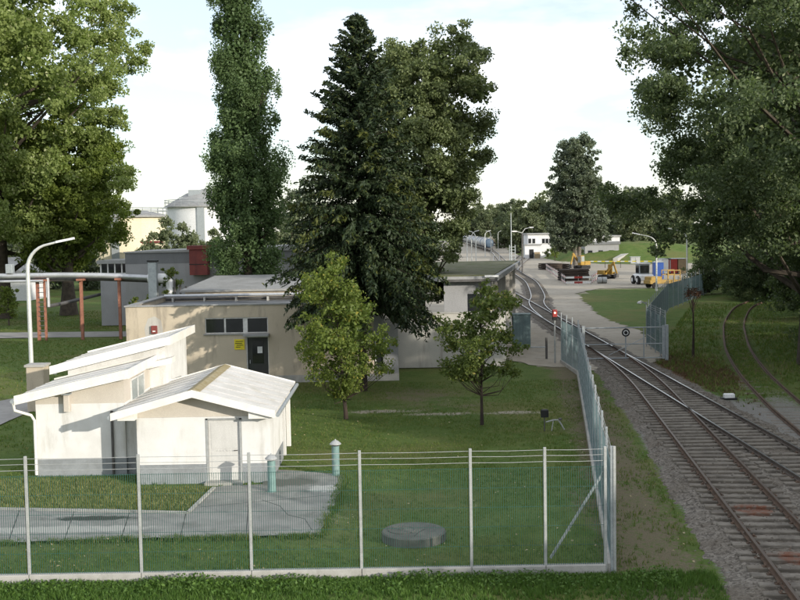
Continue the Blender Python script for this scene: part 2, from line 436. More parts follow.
# ------------------------------------------------------------------ mesh builder
class MB:
    def __init__(self):
        self.v, self.f = [], []

    def add(self, vs, fs):
        o = len(self.v)
        self.v += [tuple(p) for p in vs]
        self.f += [tuple(i + o for i in f) for f in fs]
        return self

    def hexa(self, p):
        return self.add(p, [(3, 2, 1, 0), (4, 5, 6, 7), (0, 1, 5, 4), (1, 2, 6, 5), (2, 3, 7, 6), (3, 0, 4, 7)])

    def box(self, x0, x1, y0, y1, z0, z1):
        return self.hexa([(x0, y0, z0), (x1, y0, z0), (x1, y1, z0), (x0, y1, z0), (x0, y0, z1), (x1, y0, z1), (x1, y1, z1), (x0, y1, z1)])

    def bbox(self, x0, x1, y0, y1, z0, z1, b=0.02):
        """box with chamfered vertical and top edges"""
        a = [(x0 + b, y0), (x1 - b, y0), (x1, y0 + b), (x1, y1 - b), (x1 - b, y1), (x0 + b, y1), (x0, y1 - b), (x0, y0 + b)]
        cx, cy = (x0 + x1) / 2, (y0 + y1) / 2
        vs = [(x, y, z0) for x, y in a] + [(x, y, z1 - b) for x, y in a]
        kx, ky = 1 - 2 * b / (x1 - x0), 1 - 2 * b / (y1 - y0)
        vs += [(cx + (x - cx) * kx, cy + (y - cy) * ky, z1) for x, y in a]
        fs = [tuple(range(7, -1, -1)), tuple(range(16, 24))]
        for k in (0, 8):
            for i in range(8):
                j = (i + 1) % 8
                fs.append((k + i, k + j, k + 8 + j, k + 8 + i))
        return self.add(vs, fs)

    def beam(self, a, b, wd, ht=None, up=(0, 0, 1)):
        a, b = Vector(a), Vector(b)
        ht = ht or wd
        d = (b - a).normalized()
        u = Vector(up)
        if abs(d.dot(u)) > 0.98:
            u = Vector((0, 1, 0))
        s = d.cross(u).normalized() * wd / 2
        u = s.cross(d).normalized() * ht / 2
        return self.hexa([a - s - u, a + s - u, a + s + u, a - s + u, b - s - u, b + s - u, b + s + u, b - s + u])

    def tube(self, pts, r, n=8, cap=True):
        pts = [Vector(p) for p in pts]
        rs = r if isinstance(r, (list, tuple)) else [r] * len(pts)
        vs, fs = [], []
        prev = None
        for i, p in enumerate(pts):
            d = (pts[min(i + 1, len(pts) - 1)] - pts[max(i - 1, 0)]).normalized()
            if prev is None:
                h = Vector((0, 0, 1)) if abs(d.z) < 0.9 else Vector((1, 0, 0))
                s = d.cross(h).normalized()
            else:
                s = (prev - d * prev.dot(d)).normalized()
            prev = s
            u = d.cross(s)
            for k in range(n):
                a = 2 * math.pi * k / n
                vs.append(p + (s * math.cos(a) + u * math.sin(a)) * rs[i])
        for i in range(len(pts) - 1):
            for k in range(n):
                k2 = (k + 1) % n
                fs.append((i * n + k, i * n + k2, (i + 1) * n + k2, (i + 1) * n + k))
        if cap:
            fs.append(tuple(range(n - 1, -1, -1)))
            e = (len(pts) - 1) * n
            fs.append(tuple(range(e, e + n)))
        return self.add(vs, fs)

    def lathe(self, prof, n=20, c=(0, 0, 0)):
        vs, fs = [], []
        for r, z in prof:
            for k in range(n):
                a = 2 * math.pi * k / n
                vs.append((c[0] + r * math.cos(a), c[1] + r * math.sin(a), c[2] + z))
        for i in range(len(prof) - 1):
            for k in range(n):
                k2 = (k + 1) % n
                fs.append((i * n + k, i * n + k2, (i + 1) * n + k2, (i + 1) * n + k))
        fs.append(tuple(range(n - 1, -1, -1)))
        e = (len(prof) - 1) * n
        fs.append(tuple(range(e, e + n)))
        return self.add(vs, fs)

    def prism(self, poly, axis, a, b):
        """extrude a 2D polygon along x, y or z from a to b"""
        n = len(poly)

        def pt(p, t):
            return {'x': (t, p[0], p[1]), 'y': (p[0], t, p[1]), 'z': (p[0], p[1], t)}[axis]
        vs = [pt(p, a) for p in poly] + [pt(p, b) for p in poly]
        fs = [tuple(range(n - 1, -1, -1)), tuple(range(n, 2 * n))]
        for i in range(n):
            j = (i + 1) % n
            fs.append((i, j, n + j, n + i))
        return self.add(vs, fs)

    def rot(self, ang, c=(0, 0, 0)):
        s, k = math.sin(ang), math.cos(ang)
        self.v = [(c[0] + (x - c[0]) * k - (y - c[1]) * s, c[1] + (x - c[0]) * s + (y - c[1]) * k, z) for x, y, z in self.v]
        return self

    def mesh(self, name, mat, smooth=False, off=(0, 0, 0)):
        me = bpy.data.meshes.new(name)
        me.from_pydata([(x - off[0], y - off[1], z - off[2]) for x, y, z in self.v], [], self.f)
        me.materials.append(MT[mat] if isinstance(mat, str) else mat)
        import bmesh
        bm = bmesh.new()
        bm.from_mesh(me)
        bmesh.ops.recalc_face_normals(bm, faces=bm.faces)
        bm.to_mesh(me)
        bm.free()
        if smooth:
            me.polygons.foreach_set('use_smooth', [True] * len(me.polygons))
            try:
                me.set_sharp_from_angle(angle=R(40))
            except Exception:
                pass
        return me

    def build(self, name, mat, parent=None, smooth=False, world=True):
        off = Vector((0, 0, 0))
        if world:
            p = parent
            while p is not None:
                off += p.location
                p = p.parent
        o = bpy.data.objects.new(name, self.mesh(name, mat, smooth, off))
        COL.objects.link(o)
        if parent:
            o.parent = parent
        return o


def tag(o, label=None, cat=None, group=None, kind=None):
    if label:
        o['label'] = label
    if cat:
        o['category'] = cat
    if group:
        o['group'] = group
    if kind:
        o['kind'] = kind
    return o


def thing(name, loc, label, cat, group=None, rz=0.0):
    o = bpy.data.objects.new(name, None)
    o.empty_display_size = 0.3
    COL.objects.link(o)
    o.location = loc
    o.rotation_euler = (0, 0, rz)
    return tag(o, label, cat, group)


def inst(me, name, parent, loc, rz=0.0):
    o = bpy.data.objects.new(name, me)
    COL.objects.link(o)
    o.parent = parent
    o.location = loc
    o.rotation_euler = (0, 0, rz)
    return o


def copy_tree(o, parent=None):
    c = o.copy()
    COL.objects.link(c)
    c.parent = parent
    for ch in list(o.children):
        copy_tree(ch, c)
    return c


def np_mesh(name, verts, faces_n, mat, attrs=None):
    """verts (N,3); consecutive groups of faces_n verts make a face"""
    me = bpy.data.meshes.new(name)
    nv = len(verts)
    nf = nv // faces_n
    me.vertices.add(nv)
    me.vertices.foreach_set('co', verts.astype(np.float32).ravel())
    me.loops.add(nv)
    me.loops.foreach_set('vertex_index', np.arange(nv, dtype=np.int32))
    me.polygons.add(nf)
    me.polygons.foreach_set('loop_start', np.arange(0, nv, faces_n, dtype=np.int32))
    for k, v in (attrs or {}).items():
        a = me.attributes.new(k, 'FLOAT', 'FACE')
        a.data.foreach_set('value', v.astype(np.float32))
    me.materials.append(MT[mat] if isinstance(mat, str) else mat)
    me.update()
    me.validate()
    return me


def grid_mesh(name, X, Y, Z, mat, attrs=None, smooth=True):
    ny, nx = X.shape
    v = np.stack([X, Y, Z], -1).reshape(-1, 3)
    i = np.arange(nx * ny).reshape(ny, nx)
    q = np.stack([i[:-1, :-1], i[:-1, 1:], i[1:, 1:], i[1:, :-1]], -1).reshape(-1, 4)
    me = bpy.data.meshes.new(name)
    me.vertices.add(len(v))
    me.vertices.foreach_set('co', v.astype(np.float32).ravel())
    me.loops.add(q.size)
    me.loops.foreach_set('vertex_index', q.astype(np.int32).ravel())
    me.polygons.add(len(q))
    me.polygons.foreach_set('loop_start', np.arange(0, q.size, 4, dtype=np.int32))
    for k, a in (attrs or {}).items():
        at = me.attributes.new(k, 'FLOAT', 'POINT')
        at.data.foreach_set('value', a.astype(np.float32).ravel())
    me.materials.append(MT[mat])
    me.update()
    me.validate()
    if smooth:
        me.polygons.foreach_set('use_smooth', [True] * len(me.polygons))
    return me


def link(me, name, parent=None):
    o = bpy.data.objects.new(name, me)
    COL.objects.link(o)
    if parent:
        o.parent = parent
    return o


def poly_sheet(name, pts, z, mat, jitter=0.0, step=0.5, thick=0.0, label=None, cat=None, kind='structure'):
    """flat sheet with an uneven outline"""
    out = []
    n = len(pts)
    for i in range(n):
        a, b = Vector(pts[i][:2]), Vector(pts[(i + 1) % n][:2])
        L = (b - a).length
        k = max(1, int(L / step))
        nrm = Vector((-(b - a).y, (b - a).x)).normalized()
        for j in range(k):
            p = a.lerp(b, j / k)
            out.append(p + nrm * (random.uniform(-1, 1) * jitter if jitter else 0))
    mb = MB()
    if thick:
        mb.prism([(p.x, p.y) for p in out], 'z', z - thick, z)
    else:
        mb.add([(p.x, p.y, z) for p in out], [tuple(range(len(out)))])
    me = bpy.data.meshes.new(name)
    me.from_pydata(mb.v, [], mb.f)
    me.materials.append(MT[mat])
    import bmesh
    bm = bmesh.new()
    bm.from_mesh(me)
    bmesh.ops.triangulate(bm, faces=bm.faces)
    bmesh.ops.recalc_face_normals(bm, faces=bm.faces)
    bm.to_mesh(me)
    bm.free()
    if not thick:
        me.flip_normals() if me.polygons[0].normal.z < 0 else None
    o = link(me, name)
    return tag(o, label, cat, None, kind)


# ------------------------------------------------------------------ track alignments
XB = G(784, 448).x - 0.75            # straight track centre line (heading straight away)


def xa(y):
    """branch track centre line: leaves the straight track at y=70 and runs towards the camera on its left"""
    yt, rad, y1 = 70.0, 190.0, 50.2
    if y >= yt:
        return XB
    if y >= y1:
        return XB - (yt - y) ** 2 / (2 * rad)
    return XB - 1.032 - 0.1045 * (y1 - y)


def smooth_path(pts, step=1.0):
    """Catmull-Rom through points"""
    p = [Vector(q) for q in pts]
    p = [p[0] * 2 - p[1]] + p + [p[-1] * 2 - p[-2]]
    out = []
    for i in range(1, len(p) - 2):
        k = max(2, int((p[i + 1] - p[i]).length / step))
        for j in range(k):
            t = j / k
            out.append(0.5 * ((2 * p[i]) + (-p[i - 1] + p[i + 1]) * t + (2 * p[i - 1] - 5 * p[i] + 4 * p[i + 1] - p[i + 2]) * t * t + (-p[i - 1] + 3 * p[i] - 3 * p[i + 1] + p[i + 2]) * t ** 3))
    out.append(p[-2])
    return out


path_A = [Vector((xa(y), y, 0)) for y in np.arange(14, 71, 1.0)]
path_B = [Vector((XB, y, 0)) for y in np.arange(14, 150, 2.0)]
path_S = smooth_path([(XB, 92, 0), (XB + 0.45, 104, 0), (XB + 1.25, 113, 0), (XB + 2.55, 122, 0), (XB + 4.3, 139, 0), (XB + 5.9, 158, 0), (XB + 7.2, 186, 0), (XB + 9.5, 230, 0), (XB + 14, 300, 0), (XB + 20, 400, 0), (XB + 26, 540, 0)], 2.0)
c3 = [(800, 434, 800, 404), (768, 406, 780, 383), (740, 375, 760, 365), (726, 350, 748, 348), (723.6, 330, 744, 330), (725, 322, 744, 322), (731, 312, 747, 312)]
path_C = []
for a, b, c, d in c3:
    pl, pr = G(a, b), G(c, d)
    path_C.append(pl)
pc = []
for i, p in enumerate(path_C):
    d = (path_C[min(i + 1, len(path_C) - 1)] - path_C[max(i - 1, 0)]).normalized()
    pc.append(p + Vector((d.y, -d.x, 0)) * 0.75)
pc = [pc[0] - (pc[1] - pc[0]).normalized() * 22, pc[0] - (pc[1] - pc[0]).normalized() * 10] + pc + [pc[-1] + Vector((2.6, 6.5, 0)), pc[-1] + Vector((5.6, 12.5, 0))]
path_C = smooth_path(pc, 1.0)


def dist_path(X, Y, path):
    d = np.full(X.shape, 1e9)
    for a, b in zip(path[:-1], path[1:]):
        ax, ay, bx, by = a.x, a.y, b.x, b.y
        L = (bx - ax) ** 2 + (by - ay) ** 2 + 1e-9
        t = np.clip(((X - ax) * (bx - ax) + (Y - ay) * (by - ay)) / L, 0, 1)
        d = np.minimum(d, np.hypot(X - ax - t * (bx - ax), Y - ay - t * (by - ay)))
    return d


def in_poly(X, Y, poly):
    r = np.zeros(X.shape, bool)
    n = len(poly)
    for i in range(n):
        x0, y0 = poly[i][0], poly[i][1]
        x1, y1 = poly[(i + 1) % n][0], poly[(i + 1) % n][1]
        c = ((y0 > Y) != (y1 > Y)) & (X < (x1 - x0) * (Y - y0) / (y1 - y0 + 1e-12) + x0)
        r ^= c
    return r


# ------------------------------------------------------------------ ground
def spread(lo, hi, step, far_lo, far_hi, g=1.25):
    a = list(np.arange(lo, hi, step))
    s = step
    x = a[-1]
    while x < far_hi:
        s *= g
        x += s
        a.append(x)
    s = step
    x = lo
    pre = []
    while x > far_lo:
        s *= g
        x -= s
        pre.append(x)
    return np.array(pre[::-1] + a)


road_px = [(496, 357), (540, 366), (566, 367), (600, 371), (652, 363), (664, 358), (650, 342), (640, 330), (612, 322), (596, 313), (584, 302), (577, 293.5), (598, 288.5), (640, 287.5), (700, 287), (720, 276), (700, 263), (640, 264.5), (600, 264), (560, 261), (545, 258), (520, 256), (508, 250), (500, 243), (470, 241), (425, 241), (405, 262), (410, 290), (440, 322)]
road_poly = [G(*p) for p in road_px]
xs = spread(-26, 36, 0.4, -1800, 1800)
ys = spread(14, 100, 0.4, -400, 3500)
X, Y = np.meshgrid(xs, ys)
dA, dB, dC, dS = (dist_path(X, Y, p) for p in (path_A, path_B, path_C, path_S))
dAB = np.minimum(np.minimum(dA, dB), dS)
stone = np.clip(1.25 - np.abs(dAB - 1.45) / 0.5, 0, 1) * (dAB < 6)
side = X - np.array([xa(min(y, 69)) for y in ys])[:, None]
dry = np.clip(1.05 - np.abs(side + 3.3) / 1.9, 0, 0.70) * (Y < 64)


def ell(px, py, rx, ry):
    c = G(px, py)
    return np.clip(1.35 - np.hypot((X - c.x) / rx, (Y - c.y) / ry), 0, 1)


gapx = (X > XB + 1.5) & (dC > 0.9)
stone = np.maximum(stone, ell(745, 415, 2.6, 6.5) * 0.9)
stone = np.maximum(stone, ell(800, 440, 2.2, 9) * 0.85)
stone = np.maximum(stone, np.clip(1.0 - dC / 1.6, 0, 0.75) * np.clip((60 - Y) / 14, 0, 1))
rust = np.maximum(ell(690, 372, 2.9, 8.0), ell(650, 352, 1.2, 5)) * 0.85
rust = np.maximum(rust, np.clip(1.0 - dC / 1.3, 0, 0.45) * (Y > 55))
sand = np.maximum.reduce([ell(380, 411, 2.0, 0.55), ell(440, 413.5, 1.8, 0.5), ell(515, 412, 1.9, 0.5)]) * 0.85
sand = np.maximum(sand, ell(335, 515, 0.4, 1.4) * 0.5)
sand = np.maximum(sand, in_poly(X, Y, road_poly) * 1.0)
dry = np.maximum(dry, ell(440, 405, 4.5, 3.0) * 0.45)
dry = np.maximum(dry, ell(585, 500, 0.9, 3.2) * 0.5)
dry = np.maximum(dry, ell(420, 395, 3.0, 4.0) * 0.55)
dry = np.maximum(dry, ell(600, 325, 2, 18) * 0.5)
Z = 0.03 * np.sin(X * 0.35 + 1.0) * np.sin(Y * 0.27) - 0.03
Z = np.where(np.hypot(X, Y) > 300, -0.05, Z)
# gentle rise to the right of the sidings
rise = np.clip((X - 22 - 0.1 * np.clip(Y - 40, 0, 60)) / 16, 0, 1) * np.clip((Y - 25) / 30, 0, 1) * np.clip((180 - Y) / 60, 0, 1) * np.clip((90 - X) / 30, 0, 1)
Z = Z + 1.4 * rise * rise * np.clip((dC - 1.6) / 4, 0, 1)
g_me = grid_mesh('ground', X, Y, Z, 'lawn_ground', {'dry': dry, 'stone': stone, 'sand': sand, 'rusty': rust})
tag(link(g_me, 'ground'), 'green lawn and rough grass between the buildings and tracks', None, None, 'structure')
poly_sheet('gravel_road', road_poly, 0.012, 'gravel', 0.35, 0.7, label='pale sandy gravel yard and road beside the tracks')

apron = [G(190, 512), G(216, 487), G(262, 484.5), G(277, 470), G(344, 475), G(337, 500), G(318, 536), G(250, 537), G(120, 539), G(-60, 545), G(-60, 508), G(90, 509)]
poly_sheet('paved_apron', apron, 0.02, 'asphalt', 0.06, 0.3, label='grey paved apron and path in front of the sheds')
apron_o = bpy.data.objects['paved_apron']
for (a_, b_) in (((20, 508.5), (8, 543)), ((75, 509), (64, 541)), ((130, 510.5), (121, 539)), ((186, 513), (180, 538)), ((250, 485), (246, 537)), ((200, 507), (340, 494))):
    pa, pb_ = G(*a_, 0.021), G(*b_, 0.021)
    MB().beam(pa, pb_, 0.022, 0.004).build('paving_joint', 'black', apron_o)
ck = [G(262, 500, 0.022), G(280, 506, 0.022), G(288, 515, 0.022), G(305, 519, 0.022), G(312, 530, 0.022)]
MB().tube(ck, 0.008, 4).build('crack', 'black', apron_o)
mbk = MB()
mbk.beam(G(188, 513, 0.03), G(214, 488, 0.03), 0.1, 0.09)
mbk.beam(G(188, 513, 0.03), G(-60, 508, 0.03), 0.1, 0.09)
tag(mbk.build('kerb_edging', 'concrete'), 'low concrete edging round the small grass bed', None, None, 'structure')
poly_sheet('garden_path', [G(-80, 333.5), G(170, 331), G(170, 336), G(-80, 339.5)], 0.015, 'path', 0.05, 1.0, label='pale path crossing the lawn behind the pipe bridge')
poly_sheet('side_path', [G(-80, 440), G(0, 425), G(30, 412), G(40, 402), G(22, 397), G(0, 401), G(-80, 412)], 0.015, 'path', 0.03, 1.0, label='grey path bending past the left end of the shed')

# ------------------------------------------------------------------ ballast, sleepers, rails
bx = np.arange(XB - 8.0, XB + 4.2, 0.15)
by = np.concatenate([np.arange(15, 62, 0.15), np.arange(62, 150, 0.3)])
BX, BY = np.meshgrid(bx, by)
dAb, dBb = dist_path(BX, BY, path_A[::2]), dist_path(BX, BY, [path_B[0], path_B[-1]])
dSb = dist_path(BX, BY, path_S[:40:2])
dm = np.minimum(np.minimum(dAb, dBb), dSb)
lim = 1.27 + 0.14 * np.sin(BY * 1.7) * np.sin(BY * 0.53 + 1) + rng.normal(0, 0.05, BX.shape)
BZ = np.clip((lim + 0.45 - dm) / 0.45, -1.5, 1) * np.where(dm < 1.15, 0.062, 0.092) + rng.normal(0, 0.012, BX.shape)
BZ = np.where(dm > lim + 0.75, -0.25, BZ)
tag(link(grid_mesh('ballast', BX, BY, BZ, 'ballast', smooth=False), 'ballast'), 'grey crushed stone ballast under the tracks', 'ballast', None, 'stuff')
# loose stones on the shoulders
N = 26000
sx_, sy_ = rng.uniform(XB - 8, XB + 6.5, N), 17 + 45 * rng.random(N) ** 1.4
ds = np.minimum(dist_path(sx_, sy_, path_A[::2]), dist_path(sx_, sy_, [path_B[0], path_B[-1]]))
keep = (rng.random(N) < np.where(ds < 1.2, 0.5, 1.0)) & (ds < 1.4 + np.abs(rng.normal(0, 0.38, N))) & (rng.random(N) < 0.85)
sx_, sy_, ds = sx_[keep], sy_[keep], ds[keep]
szs = rng.uniform(0.018, 0.042, len(sx_))
zb = np.clip((1.9 - ds) / 0.45, 0, 1) * np.where(ds < 1.2, 0.145 * (rng.random(len(ds)) < 0.45) + 0.06, 0.1)
octa = np.array([[1, 0, 0], [0, 1, 0], [-1, 0, 0], [0, -1, 0], [0, 0, 1]], float)
fidx = [(0, 1, 4), (1, 2, 4), (2, 3, 4), (3, 0, 4)]
vv = octa[None] * rng.uniform(0.6, 1.4, (len(sx_), 5, 3)) * szs[:, None, None]
an = rng.random(len(sx_)) * 6.28
ca, sa = np.cos(an)[:, None], np.sin(an)[:, None]
vx, vy = vv[..., 0] * ca - vv[..., 1] * sa, vv[..., 0] * sa + vv[..., 1] * ca
vv = np.stack([vx + sx_[:, None], vy + sy_[:, None], vv[..., 2] + zb[:, None] - 0.005], -1)
vv = vv[:, [i for f in fidx for i in f]].reshape(-1, 3)
tag(link(np_mesh('ballast_stones', vv, 3, 'ballast'), 'ballast_stones'), 'loose grey stones scattered along the track shoulders', 'stones', None, 'stuff')

RAIL = [(-0.07, 0), (0.07, 0), (0.07, 0.018), (0.014, 0.04), (0.014, 0.105), (0.036, 0.115), (0.036, 0.145), (-0.036, 0.145), (-0.036, 0.115), (-0.014, 0.105), (-0.014, 0.04), (-0.07, 0.018)]
SLEEP_Z = 0.145


def rail_mb(path, off, z0=SLEEP_Z):
    mb = MB()
    vs, fs = [], []
    n = len(RAIL)
    for i, p in enumerate(path):
        d = (path[min(i + 1, len(path) - 1)] - path[max(i - 1, 0)]).normalized()
        s = Vector((d.y, -d.x, 0))
        for u, z in RAIL:
            q = p + s * (off + u)
            vs.append((q.x, q.y, z0 + z))
    for i in range(len(path) - 1):
        for k in range(n):
            k2 = (k + 1) % n
            fs.append((i * n + k, i * n + k2, (i + 1) * n + k2, (i + 1) * n + k))
    fs.append(tuple(range(n)))
    fs.append(tuple(range((len(path) - 1) * n, len(path) * n)))
    return mb.add(vs, fs)


def sleeper_mesh(L, name='sleeper'):
    return MB().bbox(-L / 2, L / 2, -0.135, 0.135, -0.02, SLEEP_Z, 0.018).mesh(name, 'sleeper_wood')


SL = sleeper_mesh(2.5)
FIX = MB()
FIX.prism([(-0.16, SLEEP_Z), (0.16, SLEEP_Z), (0.16, SLEEP_Z + 0.016), (0.12, SLEEP_Z + 0.018), (0.115, SLEEP_Z + 0.05), (0.085, SLEEP_Z + 0.05), (0.08, SLEEP_Z + 0.018), (-0.08, SLEEP_Z + 0.018), (-0.085, SLEEP_Z + 0.05), (-0.115, SLEEP_Z + 0.05), (-0.12, SLEEP_Z + 0.018), (-0.16, SLEEP_Z + 0.016)], 'y', -0.07, 0.07)
FIXM = FIX.mesh('rail_fixing', 'rail_rusty')


def track(label, path, mat, group='railway tracks', rails=(-0.75, 0.75)):
    t = thing('railway_track', path[0], label, 'railway track', group)
    for o in rails:
        rail_mb(path, o).build('rail', mat, t)
    return t


def path_at(path, s):
    for a, b in zip(path[:-1], path[1:]):
        L = (b - a).length
        if s <= L:
            return a.lerp(b, s / L), (b - a).normalized()
        s -= L
    return None, None


def lay_sleepers(t, path, s0, s1, step=0.62, me=SL, fix=False, jit=0.035):
    s = s0
    while s < s1:
        p, d = path_at(path, s)
        if p is None:
            break
        rz = math.atan2(d.y, d.x) - math.pi / 2 + random.gauss(0, 0.016)
        loc = p - t.location + Vector((random.gauss(0, jit), random.gauss(0, jit), random.gauss(0, 0.008)))
        so_ = inst(me, 'sleeper', t, loc, rz)
        if fix:
            for q_ in (-0.75, 0.75):
                inst(FIXM, 'rail_fixing', so_, Vector((q_, 0, 0)))
        s += step


tA = track('rusty branch track nearest the mesh fence, running down to the bottom right corner', path_A, 'rail_rusty')
lay_sleepers(tA, path_A, 2, 24.0, fix=True)
tB = track('straight track through the swing gate and past the pillared hall', path_B, 'rail_worn')
lay_sleepers(tB, path_B, 2, 23.5, fix=True)
# long turnout timbers carrying both tracks
y = 38.2
while y < 68:
    L = (XB + 1.25) - (xa(y) - 1.25)
    me = sleeper_mesh(L, 'long_sleeper')
    inst(me, 'long_sleeper', tB, Vector(((XB + xa(y)) / 2, y, 0)) - tB.location + Vector((random.gauss(0, 0.06), random.gauss(0, 0.03), random.gauss(0, 0.008))), random.gauss(0, 0.012))
    y += 0.62
lay_sleepers(tB, path_B, 54.5, 130, step=0.66)
tS = track('curving track swinging right beyond the gate towards the tank wagons', path_S, 'rail_worn')
lay_sleepers(tS, path_S, 12, 130, step=0.7)
tC = track('overgrown siding curving away through the grass under the right hand trees', path_C, 'rail_rusty')
for o in list(tC.children):
    o.location.z -= 0.17
lay_sleepers(tC, path_C, 0, 38, step=0.66)
for o in tC.children:
    if o.name.startswith('sleeper'):
        o.location.z -= 0.165


# ------------------------------------------------------------------ fences
POST_H, MESH_H = 2.95, 2.5


def panel_mesh(L, step, wv, wh, mat, name='mesh_panel'):
    """welded wire panel, along +x from 0 to L"""
    mb = MB()
    n = int(L / step)
    for i in range(n + 1):
        x = i * L / n
        mb.box(x - wv / 2, x + wv / 2, -wv / 2, wv / 2, 0.2, MESH_H)
    k = int((MESH_H - 0.25) / 0.4)
    for i in range(k + 1):
        z = 0.22 + i * (MESH_H - 0.24) / k
        mb.box(0, L, wv / 2, wv / 2 + wh, z - wh / 2, z + wh / 2)
    return mb.mesh(name, mat)


POST = MB().bbox(-0.033, 0.033, -0.03, 0.03, 0, POST_H, 0.006).mesh('post', 'galv')
POSTP = MB().bbox(-0.033, 0.033, -0.03, 0.03, 0, POST_H, 0.006).mesh('post', 'galv_pale')
CAP = MB().box(-0.045, 0.045, -0.04, 0.04, POST_H, POST_H + 0.02).mesh('post_cap', 'black')


def fence(name, pts, label, mesh_mat, step, wv, wires=True, plinth=True, post=POST, first=True, group=None):
    t = thing(name, pts[0], label, 'fence', group)
    for i, (a, b) in enumerate(zip(pts[:-1], pts[1:])):
        d = b - a
        L = d.length
        rz = math.atan2(d.y, d.x)
        if i or first:
            po = inst(post, 'post', t, a - t.location, rz)
        inst(panel_mesh(L, step, wv, wv * 0.8, mesh_mat), 'mesh_panel', t, a - t.location, rz)
        if plinth:
            e = d.normalized()
            MB().bbox(0.006, L - 0.006, -0.09, 0.09, -0.15, 0.2 + random.uniform(-0.012, 0.012), 0.012).rot(rz).build('plinth_slab', 'concrete', t, world=False).location = a - t.location
    inst(post, 'post', t, pts[-1] - t.location, math.atan2(d.y, d.x))
    if wires:
        for z in (2.62, 2.76, 2.89):
            mb = MB()
            for a, b in zip(pts[:-1], pts[1:]):
                m = a.lerp(b, 0.5)
                q = Vector((0, 0, z))
                mb.tube([a + q, m + q - Vector((0, 0, 0.012)), b + q], 0.0065, 5, False)
            mb.build('barbed_wire', 'galv_pale', t)
    return t


yF = G(357, 577).y
front_x = [(-203, 0), (-88, 0), (25, 0), (137, 0), (247, 0), (357, 0), (467, 0), (541, 0), (601, 0)]
fpts = [Vector(((x - 400) / FPX * (yF + 0.45), yF, 0)) for x, _ in front_x]
ff = fence('mesh_fence', fpts, 'green mesh fence with pale posts along the bottom of the picture', 'mesh_green', 0.05, 0.0085, post=POSTP)
a, b = fpts[-2], fpts[-1]
MB().beam((a.x + 0.12, yF + 0.06, 0.35), (b.x - 0.02, yF + 0.06, 2.35), 0.05).build('brace', 'galv', ff)

c0 = Vector((fpts[-1].x + 0.15, yF + 0.02, 0))
c1 = G(578.5, 374.5)
c1 = Vector((c1.x, c1.y, 0))
c2 = Vector((G(561.5, 363).x, G(561.5, 363).y, 0))
nb = 14
spts = [c0.lerp(c1, i / nb) for i in range(nb + 1)]
fs_ = fence('mesh_fence', spts, 'blue grey mesh fence running back beside the branch track', 'mesh_grey', 0.07, 0.011, post=POST)
inst(POSTP, 'post', fs_, Vector((0.06, -0.02, 0)), 0.0)
fs2 = fence('mesh_fence', [c1.lerp(c2, i / 3) for i in range(4)], 'short bent end of the mesh fence by the red signal lamp', 'mesh_grey', 0.1, 0.013, wires=False, first=False)
rr_pts = [G(665.5, 360), G(646.5, 346.5)]
q = [Vector((p.x, p.y, 0)) for p in rr_pts]
fr = fence('mesh_fence', [q[0].lerp(q[1], i / 4) for i in range(5)], 'short mesh fence return beside the swing gate', 'mesh_grey', 0.12, 0.014, plinth=False, wires=True)
e1, e2, e3 = q[1], Vector((24.8, 101.5, 0)), Vector((41.0, 138.0, 0))
lp = [e1.lerp(e2, i / 13) for i in range(13)] + [e2.lerp(e3, i / 15) for i in range(16)]
fence('mesh_fence', lp, 'long mesh fence climbing away to the right under the trees', 'mesh_grey', 0.16, 0.022, plinth=False, wires=False, first=False)
# security lamp on the fence return
sl_ = thing('fence_lamp', (q[1].x - 0.1, q[1].y, 2.9), 'small white lamp head on the fence return beside the gate', 'lamp')
MB().beam((0.12, 0, -0.1), (-0.32, -0.06, 0.12), 0.08).build('arm', 'galv', sl_, world=False)
MB().lathe([(0.05, 0), (0.14, -0.06), (0.15, -0.14), (0.08, -0.17)], 10, (-0.38, -0.1, 0.1)).build('lamp_head', 'white', sl_, True, world=False)

# swing gate
ga, gb = Vector((10.75, q[0].y - 0.1, 0)), Vector((q[0].x + 0.05, q[0].y - 0.1, 0))
gt = thing('swing_gate', ga, 'grey tubular swing gate closed across the straight track', 'gate')
for x in (ga.x, gb.x):
    MB().bbox(x - 0.09, x + 0.09, ga.y - 0.09, ga.y + 0.09, 0, 2.1, 0.015).build('gate_post', 'galv', gt)
MB().box(gb.x - 0.28, gb.x - 0.1, ga.y - 0.03, ga.y + 0.03, 0.1, 2.08).build('lock_plate', 'galv', gt)
for z, r in ((1.97, 0.035), (1.0, 0.03), (0.17, 0.035)):
    MB().tube([(ga.x + 0.09, ga.y, z), (gb.x - 0.1, ga.y, z)], r, 8).build('rail_bar', 'galv', gt)
gxm = G(619, 357).x
MB().bbox(gxm - 0.035, gxm + 0.035, ga.y - 0.035, ga.y + 0.035, 0.05, 1.95, 0.01).build('upright', 'galv', gt)
gx2 = gb.x - 1.35
MB().bbox(gx2 - 0.03, gx2 + 0.03, ga.y - 0.03, ga.y + 0.03, 0.15, 1.95, 0.01).build('upright', 'galv', gt)
MB().beam((gxm - 1.0, ga.y, 0.35), (gx2, ga.y, 1.35), 0.03).build('stay', 'galv', gt)
MB().beam((gx2 + 0.2, ga.y - 0.06, 1.55), (gx2 + 0.7, ga.y - 0.06, 1.2), 0.05).build('latch', 'galv_pale', gt)
sg = thing('round_sign', (gxm, ga.y - 0.06, 1.68), 'round black and white sign on the swing gate', 'sign')
